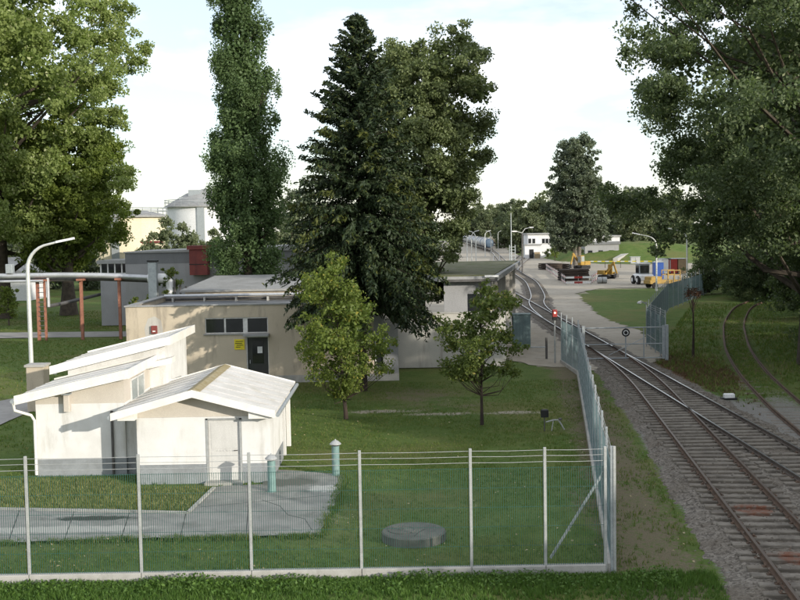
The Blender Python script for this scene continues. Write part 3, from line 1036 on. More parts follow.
for r, y0, mt, nm in ((0.24, 0, 'black', 'disc'), (0.15, -0.012, 'white', 'white_ring'), (0.105, -0.024, 'black', 'centre_dot')):
    mb = MB()
    vs = [(r * math.cos(2 * math.pi * k / 24), y0, r * math.sin(2 * math.pi * k / 24)) for k in range(24)]
    mb.add(vs + [(x, yy - 0.011, z) for x, yy, z in vs], [tuple(range(24)), tuple(range(47, 23, -1))] + [(k, (k + 1) % 24, 24 + (k + 1) % 24, 24 + k) for k in range(24)])
    mb.build(nm, mt, sg, world=False)

# red signal lamp
sp = G(555, 363)
sg = thing('signal_lamp', (sp.x, sp.y, 0), 'lit red signal lamp on a thin grey pole by the fence end', 'signal')
MB().tube([(0, 0, 0), (0, 0, 2.75)], 0.05, 10).build('pole', 'galv_pale', sg, True, world=False)
MB().bbox(-0.14, 0.14, -0.12, 0.12, 2.72, 3.14, 0.03).build('housing', 'red_paint', sg, world=False)
MB().bbox(-0.13, 0.13, -0.1, 0.1, 2.52, 2.715, 0.03).build('base_box', 'black', sg, world=False)
mb = MB()
vs = [(0.06 * math.cos(2 * math.pi * k / 16), -0.125, 2.96 + 0.06 * math.sin(2 * math.pi * k / 16)) for k in range(16)]
mb.add(vs + [(x, -0.16, z) for x, _, z in vs], [tuple(range(16)), tuple(range(31, 15, -1))] + [(k, (k + 1) % 16, 16 + (k + 1) % 16, 16 + k) for k in range(16)])
mb.build('lens', 'signal_glow', sg, world=False)
MB().prism([(-0.12, 3.05), (0.12, 3.05), (0.12, 3.09), (-0.12, 3.09)], 'y', -0.3, -0.121).build('visor', 'red_paint', sg, world=False)

# green cabinet and little barrier posts
cb = G(522, 348)
ct = thing('metal_cabinet', (cb.x, cb.y + 0.4, 0), 'grey green ribbed metal cabinet at the corner of the pillared hall', 'cabinet')
MB().bbox(-0.58, 0.58, -0.4, 0.4, 0.04, 2.2, 0.02).build('body', 'cabinet_green', ct, world=False)
for i in range(6):
    x = -0.5 + i * 0.2
    MB().box(x - 0.03, x + 0.03, -0.425, -0.401, 0.1, 2.12).build('rib', 'cabinet_green', ct, world=False)
MB().box(-0.62, 0.62, -0.46, 0.46, 2.203, 2.26).build('lid', 'cabinet_green', ct, world=False)
bp = G(546.5, 359)
bt = thing('barrier_rail', (bp.x, bp.y, 0), 'low grey pipe rail and bollard between cabinet and signal pole', 'barrier')
MB().tube([(0, 0, 0), (0, 0, 1.3)], 0.07, 8).build('bollard', 'pipe_dark', bt, True, world=False)
MB().tube([(-0.06, 0, 0.72), (-1.7, 0.3, 0.72)], 0.035, 8).build('pipe', 'galv', bt, True, world=False)

# ------------------------------------------------------------------ utility shed (double monopitch)
def roof_strip(mb, x0, x1, z0, z1, y0, y1, th):
    return mb.hexa([(x0, y0, z0 - th), (x1, y0, z1 - th), (x1, y1, z1 - th), (x0, y1, z0 - th), (x0, y0, z0), (x1, y0, z1), (x1, y1, z1), (x0, y1, z0)])


def mono(t, x0, x1, y0, y1, zl, zr, ov, walls):
    """monopitch roof from (x0,zl) up to (x1,zr), laid in sheets, with fascia"""
    n = max(3, int(round((y1 - y0) / 0.95)))
    sl_ = (zr - zl) / (x1 - x0)
    first = None
    for i in range(n):
        a = y0 + (y1 - y0) * i / n
        b = y0 + (y1 - y0) * (i + 1) / n
        dz = random.uniform(-0.004, 0.004)
        s = roof_strip(MB(), x0, x1, zl + dz, zr + dz, a + 0.006, b - 0.006, 0.035).build('roof_sheet', 'roof_white', t)
    for i in range(n - 1):
        yb = y0 + (y1 - y0) * (i + 1) / n
        roof_strip(MB(), x0, x1, zl + 0.018, zr + 0.018, yb - 0.025, yb + 0.025, 0.014).build('seam_cover', 'roof_white', t)
    # deck under the sheets
    roof_strip(MB(), x0 + 0.05, x1 - 0.05, zl - 0.045 + sl_ * 0.05, zr - 0.045 - sl_ * 0.05, y0 + 0.05, y1 - 0.05, 0.08).build('roof_deck', 'fascia', t)
    # fascias
    roof_strip(MB(), x0 - 0.03, x1 + 0.03, zl + 0.05 - sl_ * 0.03, zr + 0.05 + sl_ * 0.03, y0 - 0.04, y0 - 0.004, 0.30).build('fascia', 'fascia', t)
    MB().box(x1 + 0.004, x1 + 0.034, y0 - 0.002, y1, zr - 0.26, zr + 0.05).build('fascia', 'fascia', t)
    roof_strip(MB(), x0 - 0.03, x1 + 0.03, zl + 0.05, zr + 0.05, y1 + 0.004, y1 + 0.04, 0.30).build('fascia', 'fascia', t)


def gutter(t, pts, r=0.07):
    mb = MB()
    mb.tube(pts, r, 10)
    return mb.build('gutter', 'galv', t, True)


S1Y = 36.2
sh = thing('utility_shed', (-10.7, S1Y, 0), 'white shed with two stepped monopitch roofs at the left', 'shed')
X0, X1, ZW = -12.15, -9.2, 2.38
zl1, zr1 = 2.72, 3.52
xr0, xr1 = -12.66, -8.95


def z_at(x, x0, x1, zl, zr):
    return zl + (zr - zl) * (x - x0) / (x1 - x0)


def wallseg(x0, x1, y, th, z0, z1a, z1b):
    return MB().hexa([(x0, y, z0), (x1, y, z0), (x1, y + th, z0), (x0, y + th, z0), (x0, y, z1a), (x1, y, z1b), (x1, y + th, z1b), (x0, y + th, z1a)])


def shed_block(t, x0, x1, y0, y1, rx0, rx1, zl, zr, band, plz, gable='gable_beige'):
    za, zb = z_at(x0, rx0, rx1, zl, zr) - 0.13, z_at(x1, rx0, rx1, zl, zr) - 0.13
    mb = MB().box(x0, x1, y0, y1, plz, band)
    mb.build('wall', 'wall_white', t)
    MB().hexa([(x0, y0 + 0.003, band), (x1, y0 + 0.003, band), (x1, y1, band), (x0, y1, band), (x0, y0 + 0.003, za), (x1, y0 + 0.003, zb), (x1, y1, zb), (x0, y1, za)]).build('gable_wall', gable, t)
    MB().box(x0 - 0.015, x1 + 0.015, y0 - 0.015, y1 + 0.01, -0.1, plz).build('plinth', 'plinth', t)


shed_block(sh, X0, X1, S1Y, 40.0, xr0, xr1, zl1, zr1, 2.40, 0.55)
mono(sh, xr0, xr1, S1Y - 0.45, 39.95, zl1, zr1, 0.3, None)
shed_block(sh, X0 - 0.05, -8.62, 40.02, 44.0, xr0 - 0.02, -8.36, 3.22, 4.22, 2.6, 0.3, 'wall_white')
mono(sh, xr0 - 0.02, -8.36, 39.55, 44.4, 3.22, 4.22, 0.3, None)
# small canopy continuing the lower roof line over the side entrance
roof_strip(MB(), -9.14, -8.25, 3.32, 3.52, 39.35, 40.0, 0.2).build('canopy', 'fascia', sh)
# side window of the front block
wy0, wy1, wz0, wz1 = 37.1, 38.9, 2.35, 3.02
w_ = MB().box(X1 + 0.002, X1 + 0.03, wy0, wy1, wz0, wz1).build('window', 'glass_pale', sh)
for (a, b, c, d) in ((wy0 - 0.06, wy1 + 0.06, wz1, wz1 + 0.06), (wy0 - 0.06, wy1 + 0.06, wz0 - 0.06, wz0), (wy0 - 0.06, wy0, wz0, wz1), (wy1, wy1 + 0.06, wz0, wz1), ((wy0 + wy1) / 2 - 0.03, (wy0 + wy1) / 2 + 0.03, wz0, wz1)):
    MB().box(X1 + 0.003, X1 + 0.05, a, b, c, d).build('frame', 'frame_white', w_)
# clerestory vent of the rear block
gxv = P(53, 371, 39.99)
MB().box(gxv.x - 0.12, gxv.x + 0.12, 39.98, 40.01, gxv.z - 0.12, gxv.z + 0.1).build('vent_grille', 'galv', sh)
# gutter and downpipe at the low left edge
gutter(sh, [(xr0 - 0.09, S1Y - 0.5, zl1 - 0.14), (xr0 - 0.09, 39.9, zl1 - 0.12)])
MB().tube([(xr0 - 0.08, S1Y - 0.42, zl1 - 0.2), (xr0 - 0.05, S1Y - 0.40, zl1 - 0.45), (X0 - 0.12, S1Y - 0.12, zl1 - 0.66), (X0 - 0.03, S1Y - 0.07, zl1 - 0.85), (X0 - 0.03, S1Y - 0.07, 0.05)], 0.05, 10).build('downpipe', 'fascia', sh, True)
MB().tube([(-9.62, S1Y - 0.06, 0.02), (-9.62, S1Y - 0.06, 2.15)], 0.045, 8).build('downpipe', 'pipe_dark', sh, True)
# wall lamp / vent cowl
lx = P(68, 400, S1Y)
MB().bbox(lx.x - 0.1, lx.x + 0.1, S1Y - 0.22, S1Y - 0.003, lx.z - 0.36, lx.z + 0.2, 0.02).build('vent_cowl', 'gable_beige', sh)
MB().box(lx.x - 0.14, lx.x + 0.14, S1Y - 0.28, S1Y - 0.006, lx.z + 0.205, lx.z + 0.25).build('vent_hood', 'galv', sh)

# ------------------------------------------------------------------ pump house (gable shed)
F0, F1, FY0, FY1 = -8.48, -4.22, 34.8, 38.4
FXM, ZE, ZR = -6.58, 2.33, 3.03
E0, E1, RY0, RY1 = -9.16, -3.98, 34.25, 40.9
ph = thing('pump_house', (FXM, FY0, 0), 'low white gabled hut with grey door and bright roof', 'hut')
DX0, DX1, DZ = P(209.5, 485, FY0).x, P(241, 485, FY0).x, 2.02
MB().box(F0, DX0 - 0.07, FY0, FY1, 0.6, 2.12).build('wall', 'wall_white', ph)
MB().box(DX1 + 0.07, F1, FY0, FY1, 0.6, 2.12).build('wall', 'wall_white', ph)
MB().box(DX0 - 0.067, DX1 + 0.067, FY0 + 0.12, FY1, 0.0, 2.117).build('wall', 'wall_white', ph)
MB().box(DX0 - 0.07, DX1 + 0.07, FY0 + 0.003, FY0 + 0.117, DZ + 0.05, 2.12).build('lintel', 'wall_white', ph)
MB().box(X1 + 0.003, F0 - 0.003, S1Y + 0.12, S1Y + 0.3, 0.55, 2.3).build('link_wall', 'wall_white', ph)
MB().box(X1 + 0.02, F0 - 0.02, S1Y + 0.11, S1Y + 0.29, -0.1, 0.547).build('plinth', 'plinth', ph)
gz0 = z_at(F0, E0, FXM, ZE, ZR) - 0.12
gz1 = z_at(F1, E1, FXM, ZE, ZR) - 0.12
MB().prism([(F0, 2.123), (F1, 2.123), (F1, gz1), (FXM, ZR - 0.12), (F0, gz0)], 'y', FY0 + 0.02, FY1).build('gable_wall', 'gable_beige', ph)
MB().box(F0 - 0.012, DX0 - 0.07, FY0 - 0.012, FY1 + 0.01, -0.1, 0.597).build('plinth', 'plinth', ph)
MB().box(DX1 + 0.07, F1 + 0.012, FY0 - 0.012, FY1 + 0.01, -0.1, 0.597).build('plinth', 'plinth', ph)
dr = MB().bbox(DX0 + 0.003, DX1 - 0.003, FY0 + 0.05, FY0 + 0.1, 0.06, DZ - 0.005, 0.006).build('door', 'door_grey', ph)
MB().box(DX0 + 0.09, DX1 - 0.09, FY0 + 0.042, FY0 + 0.049, 1.08, DZ - 0.1).build('door_panel', 'door_grey', dr)
MB().box(DX0 + 0.09, DX1 - 0.09, FY0 + 0.042, FY0 + 0.049, 0.16, 0.96).build('door_panel', 'door_grey', dr)
MB().tube([(DX1 - 0.09, FY0 + 0.05, 1.02), (DX1 - 0.09, FY0, 1.02), (DX1 - 0.2, FY0, 1.02)], 0.012, 6).build('handle', 'black', dr)
for k in range(5):
    MB().box(DX0 + 0.28 + k * 0.1, DX0 + 0.33 + k * 0.1, FY0 + 0.03, FY0 + 0.0415, 1.0, 1.03).build('vent_slot', 'frame_white', dr)
for (a, b, c, d) in ((DX0 - 0.067, DX0, 0.02, DZ + 0.05), (DX1, DX1 + 0.067, 0.02, DZ + 0.05), (DX0 - 0.067, DX1 + 0.067, DZ, DZ + 0.047)):
    MB().box(a, b, FY0 - 0.02, FY0 + 0.11, c, d).build('door_frame', 'galv_pale', ph)
MB().box(DX0 - 0.1, DX1 + 0.1, FY0 - 0.35, FY0 + 0.045, -0.05, 0.055).build('door_step', 'concrete', ph)
# roof
NS = 7
for side_, (ea, xm) in enumerate(((E0, FXM), (E1, FXM))):
    for i in range(NS):
        a = RY0 + (RY1 - RY0) * i / NS
        b = RY0 + (RY1 - RY0) * (i + 1) / NS
        dz = random.uniform(-0.003, 0.003)
        lo, hi = (ea, xm) if ea < xm else (xm, ea)
        zlo, zhi = (ZE, ZR) if ea < xm else (ZR, ZE)
        roof_strip(MB(), lo, hi, zlo + dz, zhi + dz, a + 0.005, b - 0.005, 0.03).build('roof_sheet', 'roof_white', ph)
        if i:
            roof_strip(MB(), lo, hi, zlo + 0.016, zhi + 0.016, a - 0.02, a + 0.02, 0.012).build('seam_cover', 'roof_white', ph)
    # fine ribs of the sheets
    roof_strip(MB(), lo + 0.06, hi - 0.06, zlo - 0.035 + (0.016 if zlo < zhi else -0.016), zhi - 0.035 + (-0.016 if zlo < zhi else 0.016), RY0 + 0.05, RY1 - 0.05, 0.06).build('roof_deck', 'fascia', ph)
    for yy in (RY0 - 0.034, RY1 + 0.004):
        roof_strip(MB(), lo, hi, zlo + 0.045, zhi + 0.045, yy, yy + 0.03, 0.24).build('fascia', 'fascia', ph)
rc = MB().prism([(FXM - 0.22, ZR - 0.035), (FXM, ZR + 0.045), (FXM + 0.22, ZR - 0.035), (FXM + 0.2, ZR - 0.06), (FXM, ZR + 0.015), (FXM - 0.2, ZR - 0.06)], 'y', RY0 + 0.02, RY1).build('ridge_cap', 'ridge_moss', ph)
gutter(ph, [(E1 + 0.07, RY0 + 0.0, ZE - 0.1), (E1 + 0.07, RY1, ZE - 0.08)], 0.065)
gutter(ph, [(E0 - 0.05, RY0 + 0.0, ZE - 0.1), (E0 - 0.05, 35.9, ZE - 0.09)], 0.065)
MB().box(F0 - 0.5, F0 + 0.04, FY0 - 0.42, FY0 - 0.02, ZE - 0.22, ZE - 0.02).build('soffit_box', 'fascia', ph)
MB().box(F1 - 0.62, F1 + 0.14, FY0 - 0.45, FY0 - 0.02, ZE - 0.22, ZE - 0.0).build('soffit_box', 'fascia', ph)
for yy in (FY1 + 0.5, RY1 - 0.3):
    MB().bbox(F1 - 0.1, F1 + 0.06, yy - 0.08, yy + 0.08, 0, ZE - 0.1, 0.01).build('roof_post', 'wall_white', ph)
MB().box(F0 + 0.02, F1 - 0.4, FY1 + 0.02, FY1 + 1.9, 0, 2.0).build('rear_wall', 'gable_beige', ph)

# vent pipes
for (px, py), lb in (((272, 492), 'grey green vent pipe with conical cap beside the hut corner'), ((336, 475.5), 'grey green vent pipe with conical cap at the far corner of the paving')):
    p = G(px, py)
    t = thing('vent_pipe', (p.x, p.y, 0), lb, 'vent pipe', 'vent pipes on the paving')
    MB().lathe([(0.15, 0.0), (0.15, 0.03), (0.125, 0.04), (0.125, 0.98)], 16).build('pipe', 'vent_green', t, True, world=False)
    MB().lathe([(0.09, 0.981), (0.09, 1.04)], 12).build('throat', 'black', t, True, world=False)
    MB().lathe([(0.19, 1.03), (0.19, 1.055), (0.10, 1.14), (0.03, 1.17), (0.02, 1.2)], 16).build('cap', 'galv_pale', t, True, world=False)

# manhole ring
mc = G(414, 540)
t = thing('manhole', (mc.x, mc.y + 0.1, 0), 'low round concrete manhole slab on the lawn', 'manhole')
MB().lathe([(0.83, -0.05), (0.83, 0.20), (0.80, 0.225), (0.0, 0.225)], 40).build('slab', 'concrete_dark', t, False, world=False)
MB().lathe([(0.36, 0.226), (0.36, 0.245), (0.325, 0.25), (0.32, 0.233), (0.0, 0.233)], 32, (-0.3, 0.02, 0)).build('cover', 'concrete_dark', t, False, world=False)
MB().tube([(-0.38, 0.1, 0.235), (-0.38, 0.1, 0.27), (-0.26, 0.1, 0.27), (-0.26, 0.1, 0.235)], 0.012, 6).build('lifting_handle', 'pipe_dark', t, world=False)
MB().tube([(0.0, -0.55, 0.226), (0.15, -0.15, 0.228), (0.3, 0.1, 0.226)], 0.006, 4).build('crack', 'black', t, world=False)

# floodlight with bent pipe on the lawn
fp = G(546, 431)
t = thing('garden_standpipe', (fp.x, fp.y, 0), 'black lamp head and bent grey pipe standing on the lawn', 'standpipe')
MB().tube([(-0.06, 0, 0), (-0.06, 0, 0.62)], 0.025, 8).build('stake', 'pipe_dark', t, True, world=False)
MB().bbox(-0.2, 0.1, -0.1, 0.06, 0.55, 0.86, 0.04).build('lamp_head', 'black', t, world=False)
MB().tube([(0.0, 0, 0.35), (0.3, 0.05, 0.42), (0.48, 0.05, 0.42), (0.55, 0.0, 0.34), (0.72, 0, 0.04)], 0.03, 8).build('bent_pipe', 'galv_pale', t, True, world=False)
MB().tube([(0.3, 0.05, 0.42), (0.22, 0.0, 0.0)], 0.02, 6).build('prop', 'galv_pale', t, True, world=False)
MB().bbox(0.5, 0.62, -0.06, 0.06, 0.42, 0.5, 0.01).build('valve', 'pipe_dark', t, world=False)

# concrete marker block by the tracks
mk = G(729, 399)
t = thing('marker_block', (mk.x, mk.y, 0), 'small white concrete marker block between the tracks', 'marker')
MB().bbox(-0.24, 0.24, -0.14, 0.14, -0.05, 0.25, 0.03).build('block', 'white', t, world=False)
MB().bbox(-0.36, 0.36, -0.16, 0.16, -0.05, 0.07, 0.02).build('foot', 'black', t, world=False)

# ------------------------------------------------------------------ main beige building
MY = 58.0


def MX(px):
    return (px - 400) / FPX * (MY + 0.6)


mb0, mb1 = MX(127.5), MX(397.5)
MH = 4.12
mn = thing('workshop_building', ((mb0 + mb1) / 2, MY, 0), 'long beige flat roofed workshop behind the sheds and spruce', 'building')
wx0, wx1, wz0, wz1 = P(205, 326, MY).x, P(268, 326, MY).x, P(236, 333.5, MY).z, P(236, 317.5, MY).z
dx0, dx1, dz = P(247.5, 350, MY).x, P(268, 350, MY).x, P(258, 337.5, MY).z
tx0, tx1, tz0, tz1 = P(374, 350, MY).x, P(383, 350, MY).x, P(380, 366, MY).z, P(380, 339, MY).z
# facade wall with real openings
for (a, b, c, d) in ((mb0, wx0, 0, MH), (wx1 + 0.003, tx0, 0, MH), (tx1, mb1, 0, MH), (wx0, wx1 + 0.003, wz1, MH), (wx0, dx0 - 0.06, 0, wz0), (dx0 - 0.06, wx1 + 0.003, dz + 0.05, wz0), (tx0, tx1, 0, tz0), (tx0, tx1, tz1, MH)):
    if b > a:
        MB().box(a, b, MY, MY + 0.3, c, d).build('wall', 'facade' if a < tx0 - 1 and b < tx1 + 0.5 else 'facade_grey', mn)
MB().box(mb0, mb0 + 0.3, MY + 0.3, MY + 9, 0, MH).build('wall', 'facade', mn)
MB().box(mb1 - 0.3, mb1, MY + 0.3, MY + 4.6, 0, MH).build('wall', 'facade_pale', mn)
MB().box(mb0 + 0.3, mb1 - 0.3, MY + 8.7, MY + 9, 0, MH).build('wall', 'facade', mn)
MB().box(mb0 + 0.31, mb1 - 0.31, MY + 0.31, MY + 8.69, 3.55, 3.85).build('roof', 'roof_grey', mn)
MB().box(mb0 - 0.06, mb1 + 0.06, MY - 0.07, MY + 0.36, MH + 0.002, MH + 0.07).build('parapet_cap', 'roof_pale', mn)
MB().box(mb0 - 0.06, mb0 + 0.36, MY + 0.362, MY + 9, MH + 0.002, MH + 0.07).build('parapet_cap', 'roof_pale', mn)
MB().box(mb0 + 0.3, mb1 - 0.3, MY + 0.5, MY + 8.5, -0.1, 0.1).build('floor_slab', 'concrete_dark', mn)
# window strip: three panes
ww = wx1 - wx0
cuts = [0, 0.315, 0.66, 1.0]
wn = MB().box(wx0, wx1, MY + 0.06, MY + 0.1, wz0, wz1).build('window', 'frame_white', mn)
for k in range(3):
    a, b = wx0 + ww * cuts[k] + 0.05, wx0 + ww * cuts[k + 1] - (0.05 if k != 1 else 0.2)
    MB().box(a, b, MY + 0.045, MY + 0.058, wz0 + 0.06, wz1 - 0.06).build('pane', 'glass', wn)
    for (c, d, e, f) in ((a, b, wz1 - 0.058, wz1 - 0.02), (a, b, wz0 + 0.02, wz0 + 0.058)):
        MB().box(c, d, MY + 0.03, MY + 0.057, e, f).build('sash', 'frame_white', wn)
MB().box(wx0 - 0.08, wx1 + 0.05, MY - 0.08, MY - 0.003, wz0 - 0.06, wz0 - 0.003).build('sill', 'roof_pale', mn)
d_ = MB().box(dx0, dx1, MY + 0.1, MY + 0.16, 0.05, dz).build('door', 'door_dark', mn)
MB().box(dx0 + 0.25, dx0 + 0.85, MY + 0.09, MY + 0.098, 1.0, dz - 0.2).build('door_glass', 'glass', d_)
MB().box(dx0 + 0.52, dx0 + 0.78, MY + 0.08, MY + 0.0885, 1.55, 1.9).build('notice', 'white', d_)
MB().box(dx0 + 0.1, dx0 + 0.14, MY + 0.03, MY + 0.098, 1.0, 1.2).build('handle', 'galv', d_)
for (a, b, c, d) in ((dx0 - 0.057, dx0 - 0.003, 0, dz + 0.047), (dx1 + 0.003, dx1 + 0.05, 0, dz + 0.047), (dx0, dx1, dz + 0.003, dz + 0.047)):
    MB().box(a, b, MY + 0.02, MY + 0.2, c, d).build('door_frame', 'frame_white', mn)
MB().box(dx0 - 0.15, dx1 + 0.1, MY - 0.55, MY - 0.003, dz + 0.1, dz + 0.2).build('door_canopy', 'roof_pale', mn)
MB().box(tx0, tx1, MY + 0.1, MY + 0.15, tz0, tz1).build('window', 'glass', mn)
MB().box(tx0 + 0.05, tx0 + 0.11, MY + 0.05, MY + 0.098, tz0, tz1).build('frame', 'frame_white', mn)
MB().box(mb0 - 0.02, mb1 + 0.02, MY - 0.025, MY - 0.002, -0.1, 0.35).build('plinth', 'concrete', mn)
# raised rear bay with pale sloping roof
rb0, rb1 = P(186, 290, MY + 9.5).x, mb1 - 4
MB().box(rb0, rb1, MY + 9.2, MY + 16.5, 0, 4.35).build('rear_wall', 'facade', mn)
MB().hexa([(rb0 - 0.3, MY + 9.0, 4.36), (rb1, MY + 9.0, 4.36), (rb1, MY + 16.8, 4.36), (rb0 + 0.6, MY + 16.8, 4.36), (rb0 - 0.3, MY + 9.0, 4.48), (rb1, MY + 9.0, 4.48), (rb1, MY + 16.8, 5.05), (rb0 + 0.6, MY + 16.8, 5.05)]).build('rear_roof', 'roof_pale', mn)
for k, zz in enumerate((4.0, 4.22)):
    MB().tube([(rb0 - 1.0, MY + 8.2 - k * 0.3, zz), (rb1 - 1, MY + 8.2 - k * 0.3, zz)], 0.09, 8).build('roof_pipe', 'pipe_silver' if k else 'pipe_dark', mn, True)
for k in range(6):
    xx = rb0 - 0.5 + k * 1.9
    MB().box(xx - 0.05, xx + 0.05, MY + 7.8, MY + 8.3, 3.852, 4.1).build('pipe_saddle', 'concrete', mn)
px_ = P(154, 328, MY)
MB().prism([(px_.x - 0.42, px_.z - 0.75), (px_.x + 0.3, px_.z - 0.8), (px_.x + 0.48, px_.z - 0.2), (px_.x + 0.38, px_.z + 0.4), (px_.x + 0.05, px_.z + 0.62), (px_.x - 0.3, px_.z + 0.5), (px_.x - 0.5, px_.z)], 'y', MY - 0.006, MY - 0.001).build('plaster_patch', 'facade_pale', mn)
t = thing('alarm_box', (P(154.5, 329, MY).x, MY - 0.01, P(154.5, 333.5, MY).z), 'small red alarm box on the beige wall', 'alarm box')
MB().bbox(-0.16, 0.16, -0.13, 0.0, 0, 0.42, 0.02).build('box', 'red_brown', t, world=False)
MB().box(-0.07, 0.07, -0.145, -0.131, 0.1, 0.16).build('button_plate', 'white', t, world=False)
ys_ = P(239.5, 344.5, MY)
t = thing('warning_sign', (ys_.x, MY - 0.004, ys_.z - 0.27), 'yellow notice board on the beige wall beside the dark door', 'sign')
MB().box(-0.27, 0.27, -0.03, 0, 0, 0.55).build('board', 'sign_yellow', t, world=False)
for k, (a, b) in enumerate(((-0.2, 0.2), (-0.22, 0.15), (-0.15, 0.2), (-0.2, 0.05))):
    MB().box(a, b, -0.034, -0.0305, 0.42 - k * 0.1, 0.455 - k * 0.1).build('text_line', 'black', t, world=False)

# ------------------------------------------------------------------ recessed yard wall + pillared loading hall
YW = 63.0
yw = thing('yard_wall', (1.5, YW, 0), 'pale stained yard wall between the workshop and the pillared hall', 'wall')
MB().box(mb1 + 0.003, 6.05, YW, YW + 0.25, 0, 3.1).build('wall', 'facade_pale', yw)
MB().box(mb1 + 0.01, 6.1, YW - 0.05, YW + 0.3, 3.102, 3.18).build('coping', 'concrete', yw)
ha, hb = P(497, 276, YW), None
hall = thing('loading_hall', (6, YW + 1, 0), 'open pillared loading hall with mossy flat roof beside the tracks', 'building')
rt = 5.15
n0 = G(497.5, 276, rt)
n1 = G(520.5, 261, rt)
XL = 2.3
MB().hexa([(XL, n0.y, rt - 0.28), (n0.x, n0.y, rt - 0.28), (n1.x, n1.y, rt - 0.28), (XL - 6, n1.y, rt - 0.28), (XL, n0.y, rt), (n0.x, n0.y, rt), (n1.x, n1.y, rt), (XL - 6, n1.y, rt)]).build('roof', 'roof_pale', hall)
MB().hexa([(XL + 0.1, n0.y + 0.25, rt + 0.003), (n0.x - 0.25, n0.y + 0.25, rt + 0.003), (n1.x - 0.25, n1.y - 0.2, rt + 0.003), (XL - 5.8, n1.y - 0.2, rt + 0.003), (XL + 0.1, n0.y + 0.25, rt + 0.06), (n0.x - 0.25, n0.y + 0.25, rt + 0.06), (n1.x - 0.25, n1.y - 0.2, rt + 0.06), (XL - 5.8, n1.y - 0.2, rt + 0.06)]).build('moss_layer', 'roof_moss', hall)
MB().box(XL + 0.3, n0.x - 0.45, n0.y + 0.6, n0.y + 0.85, 0, rt - 0.29).build('front_wall', 'facade_grey', hall)
MB().box(XL + 0.2, n0.x - 0.05, n0.y - 0.12, n0.y - 0.004, rt - 0.3, rt - 0.16).build('gutter', 'pipe_dark', hall)
MB().box(n0.x - 0.75, n0.x + 0.06, n0.y - 0.14, n0.y - 0.006, rt - 0.06, rt + 0.06).build('roof_corner_cap', 'white', hall)
dd = (n1 - n0)
dd.z = 0
u = dd.normalized()
sN = Vector((u.y, -u.x, 0))
MB().beam(n0 + sN * -0.55 + Vector((0, 0, -0.45)), n1 + sN * -0.55 + Vector((0, 0, -0.45)), 0.3, 0.33).build('edge_beam', 'facade_grey', hall)
for k in range(7):
    c = n0 + u * (0.9 + k * dd.length / 6.6) - sN * 0.55
    MB().bbox(c.x - 0.17, c.x + 0.17, c.y - 0.17, c.y + 0.17, 0, rt - 0.62, 0.02).build('pillar', 'facade_pale' if k else 'far_yellow', hall)  # yellow of the near pillar stands for sunlight on it
MB().hexa([(n0.x - 2.2, n0.y + 1, 0), (n0.x - 2.0, n0.y + 1, 0), (n1.x - 2.0, n1.y - 1, 0), (n1.x - 2.2, n1.y - 1, 0), (n0.x - 2.2, n0.y + 1, 4.8), (n0.x - 2.0, n0.y + 1, 4.8), (n1.x - 2.0, n1.y - 1, 4.8), (n1.x - 2.2, n1.y - 1, 4.8)]).build('inner_wall', 'facade_grey_dark', hall)
MB().hexa([(n0.x - 2.0, n0.y + 0.9, -0.1), (n0.x - 0.3, n0.y + 0.9, -0.1), (n1.x - 0.3, n1.y - 1, -0.1), (n1.x - 2.0, n1.y - 1, -0.1), (n0.x - 2.0, n0.y + 0.9, 0.9), (n0.x - 0.3, n0.y + 0.9, 0.9), (n1.x - 0.3, n1.y - 1, 0.9), (n1.x - 2.0, n1.y - 1, 0.9)]).build('platform', 'concrete', hall)
fw = MB().box(4.0, 4.9, n0.y + 0.585, n0.y + 0.598, 2.9, 4.1).build('window', 'glass', hall)
MB().box(3.93, 4.97, n0.y + 0.56, n0.y + 0.584, 2.82, 2.9).build('sill', 'frame_white', fw)

# ------------------------------------------------------------------ grey building behind
GY = 86.0
gb_ = thing('grey_block', (-15, GY, 0), 'grey rendered block with dark top band behind the workshop roof', 'building')
g0, g1 = P(125.5, 270, GY).x, P(300, 270, GY).x
gz = P(125.5, 252, GY).z
MB().box(g0, g1, GY, GY + 10, 0, gz - 0.95).build('wall', 'facade_grey', gb_)
MB().box(g0 + 0.002, g1, GY - 0.012, GY + 10, gz - 0.947, gz - 0.1).build('top_band', 'facade_grey_dark', gb_)
MB().hexa([(g0 - 0.1, GY - 0.1, gz - 0.097), (g1, GY - 0.1, gz - 0.097), (g1, GY + 10, gz - 0.097), (g0 - 0.1, GY + 10, gz - 0.097), (g0 - 0.1, GY - 0.1, gz), (g1, GY - 0.1, gz + 0.25), (g1, GY + 10, gz + 0.3), (g0 - 0.1, GY + 10, gz)]).build('roof', 'roof_pale', gb_)
va, vb = P(189.5, 262, GY - 1).x, P(207.5, 262, GY - 1).x
vz0, vz1 = P(198, 275, GY - 1).z, P(198, 249.5, GY - 1).z
t = thing('extract_duct', ((va + vb) / 2, GY - 0.6, vz0), 'red brown boxed extract duct hung on the grey block', 'duct')
MB().bbox(va, vb, GY - 1.1, GY - 0.02, vz0, vz1, 0.03).build('casing', 'red_brown', t)
MB().box(va - 0.15, vb + 0.6, GY - 1.2, GY + 0.8, vz1 + 0.002, vz1 + 0.3).build('cap', 'red_brown', t)
MB().box(va - 0.01, vb + 0.01, GY - 1.12, GY - 1.101, vz0 + 0.8, vz0 + 0.86).build('joint_strip', 'black', t)
an_ = thing('glazed_annex', (-26, 96, 0), 'low annex with a white window band behind the pipe bridge', 'building')
a0, a1 = P(100, 270, 96).x, P(128, 270, 96).x
MB().box(a0, a1, 96, 102, 0, 5.4).build('wall', 'facade_grey', an_)
MB().box(a0 - 0.2, a1, 95.7, 102, 5.41, 5.7).build('roof', 'roof_pale', an_)
az0, az1 = P(110, 273, 96).z, P(110, 263, 96).z
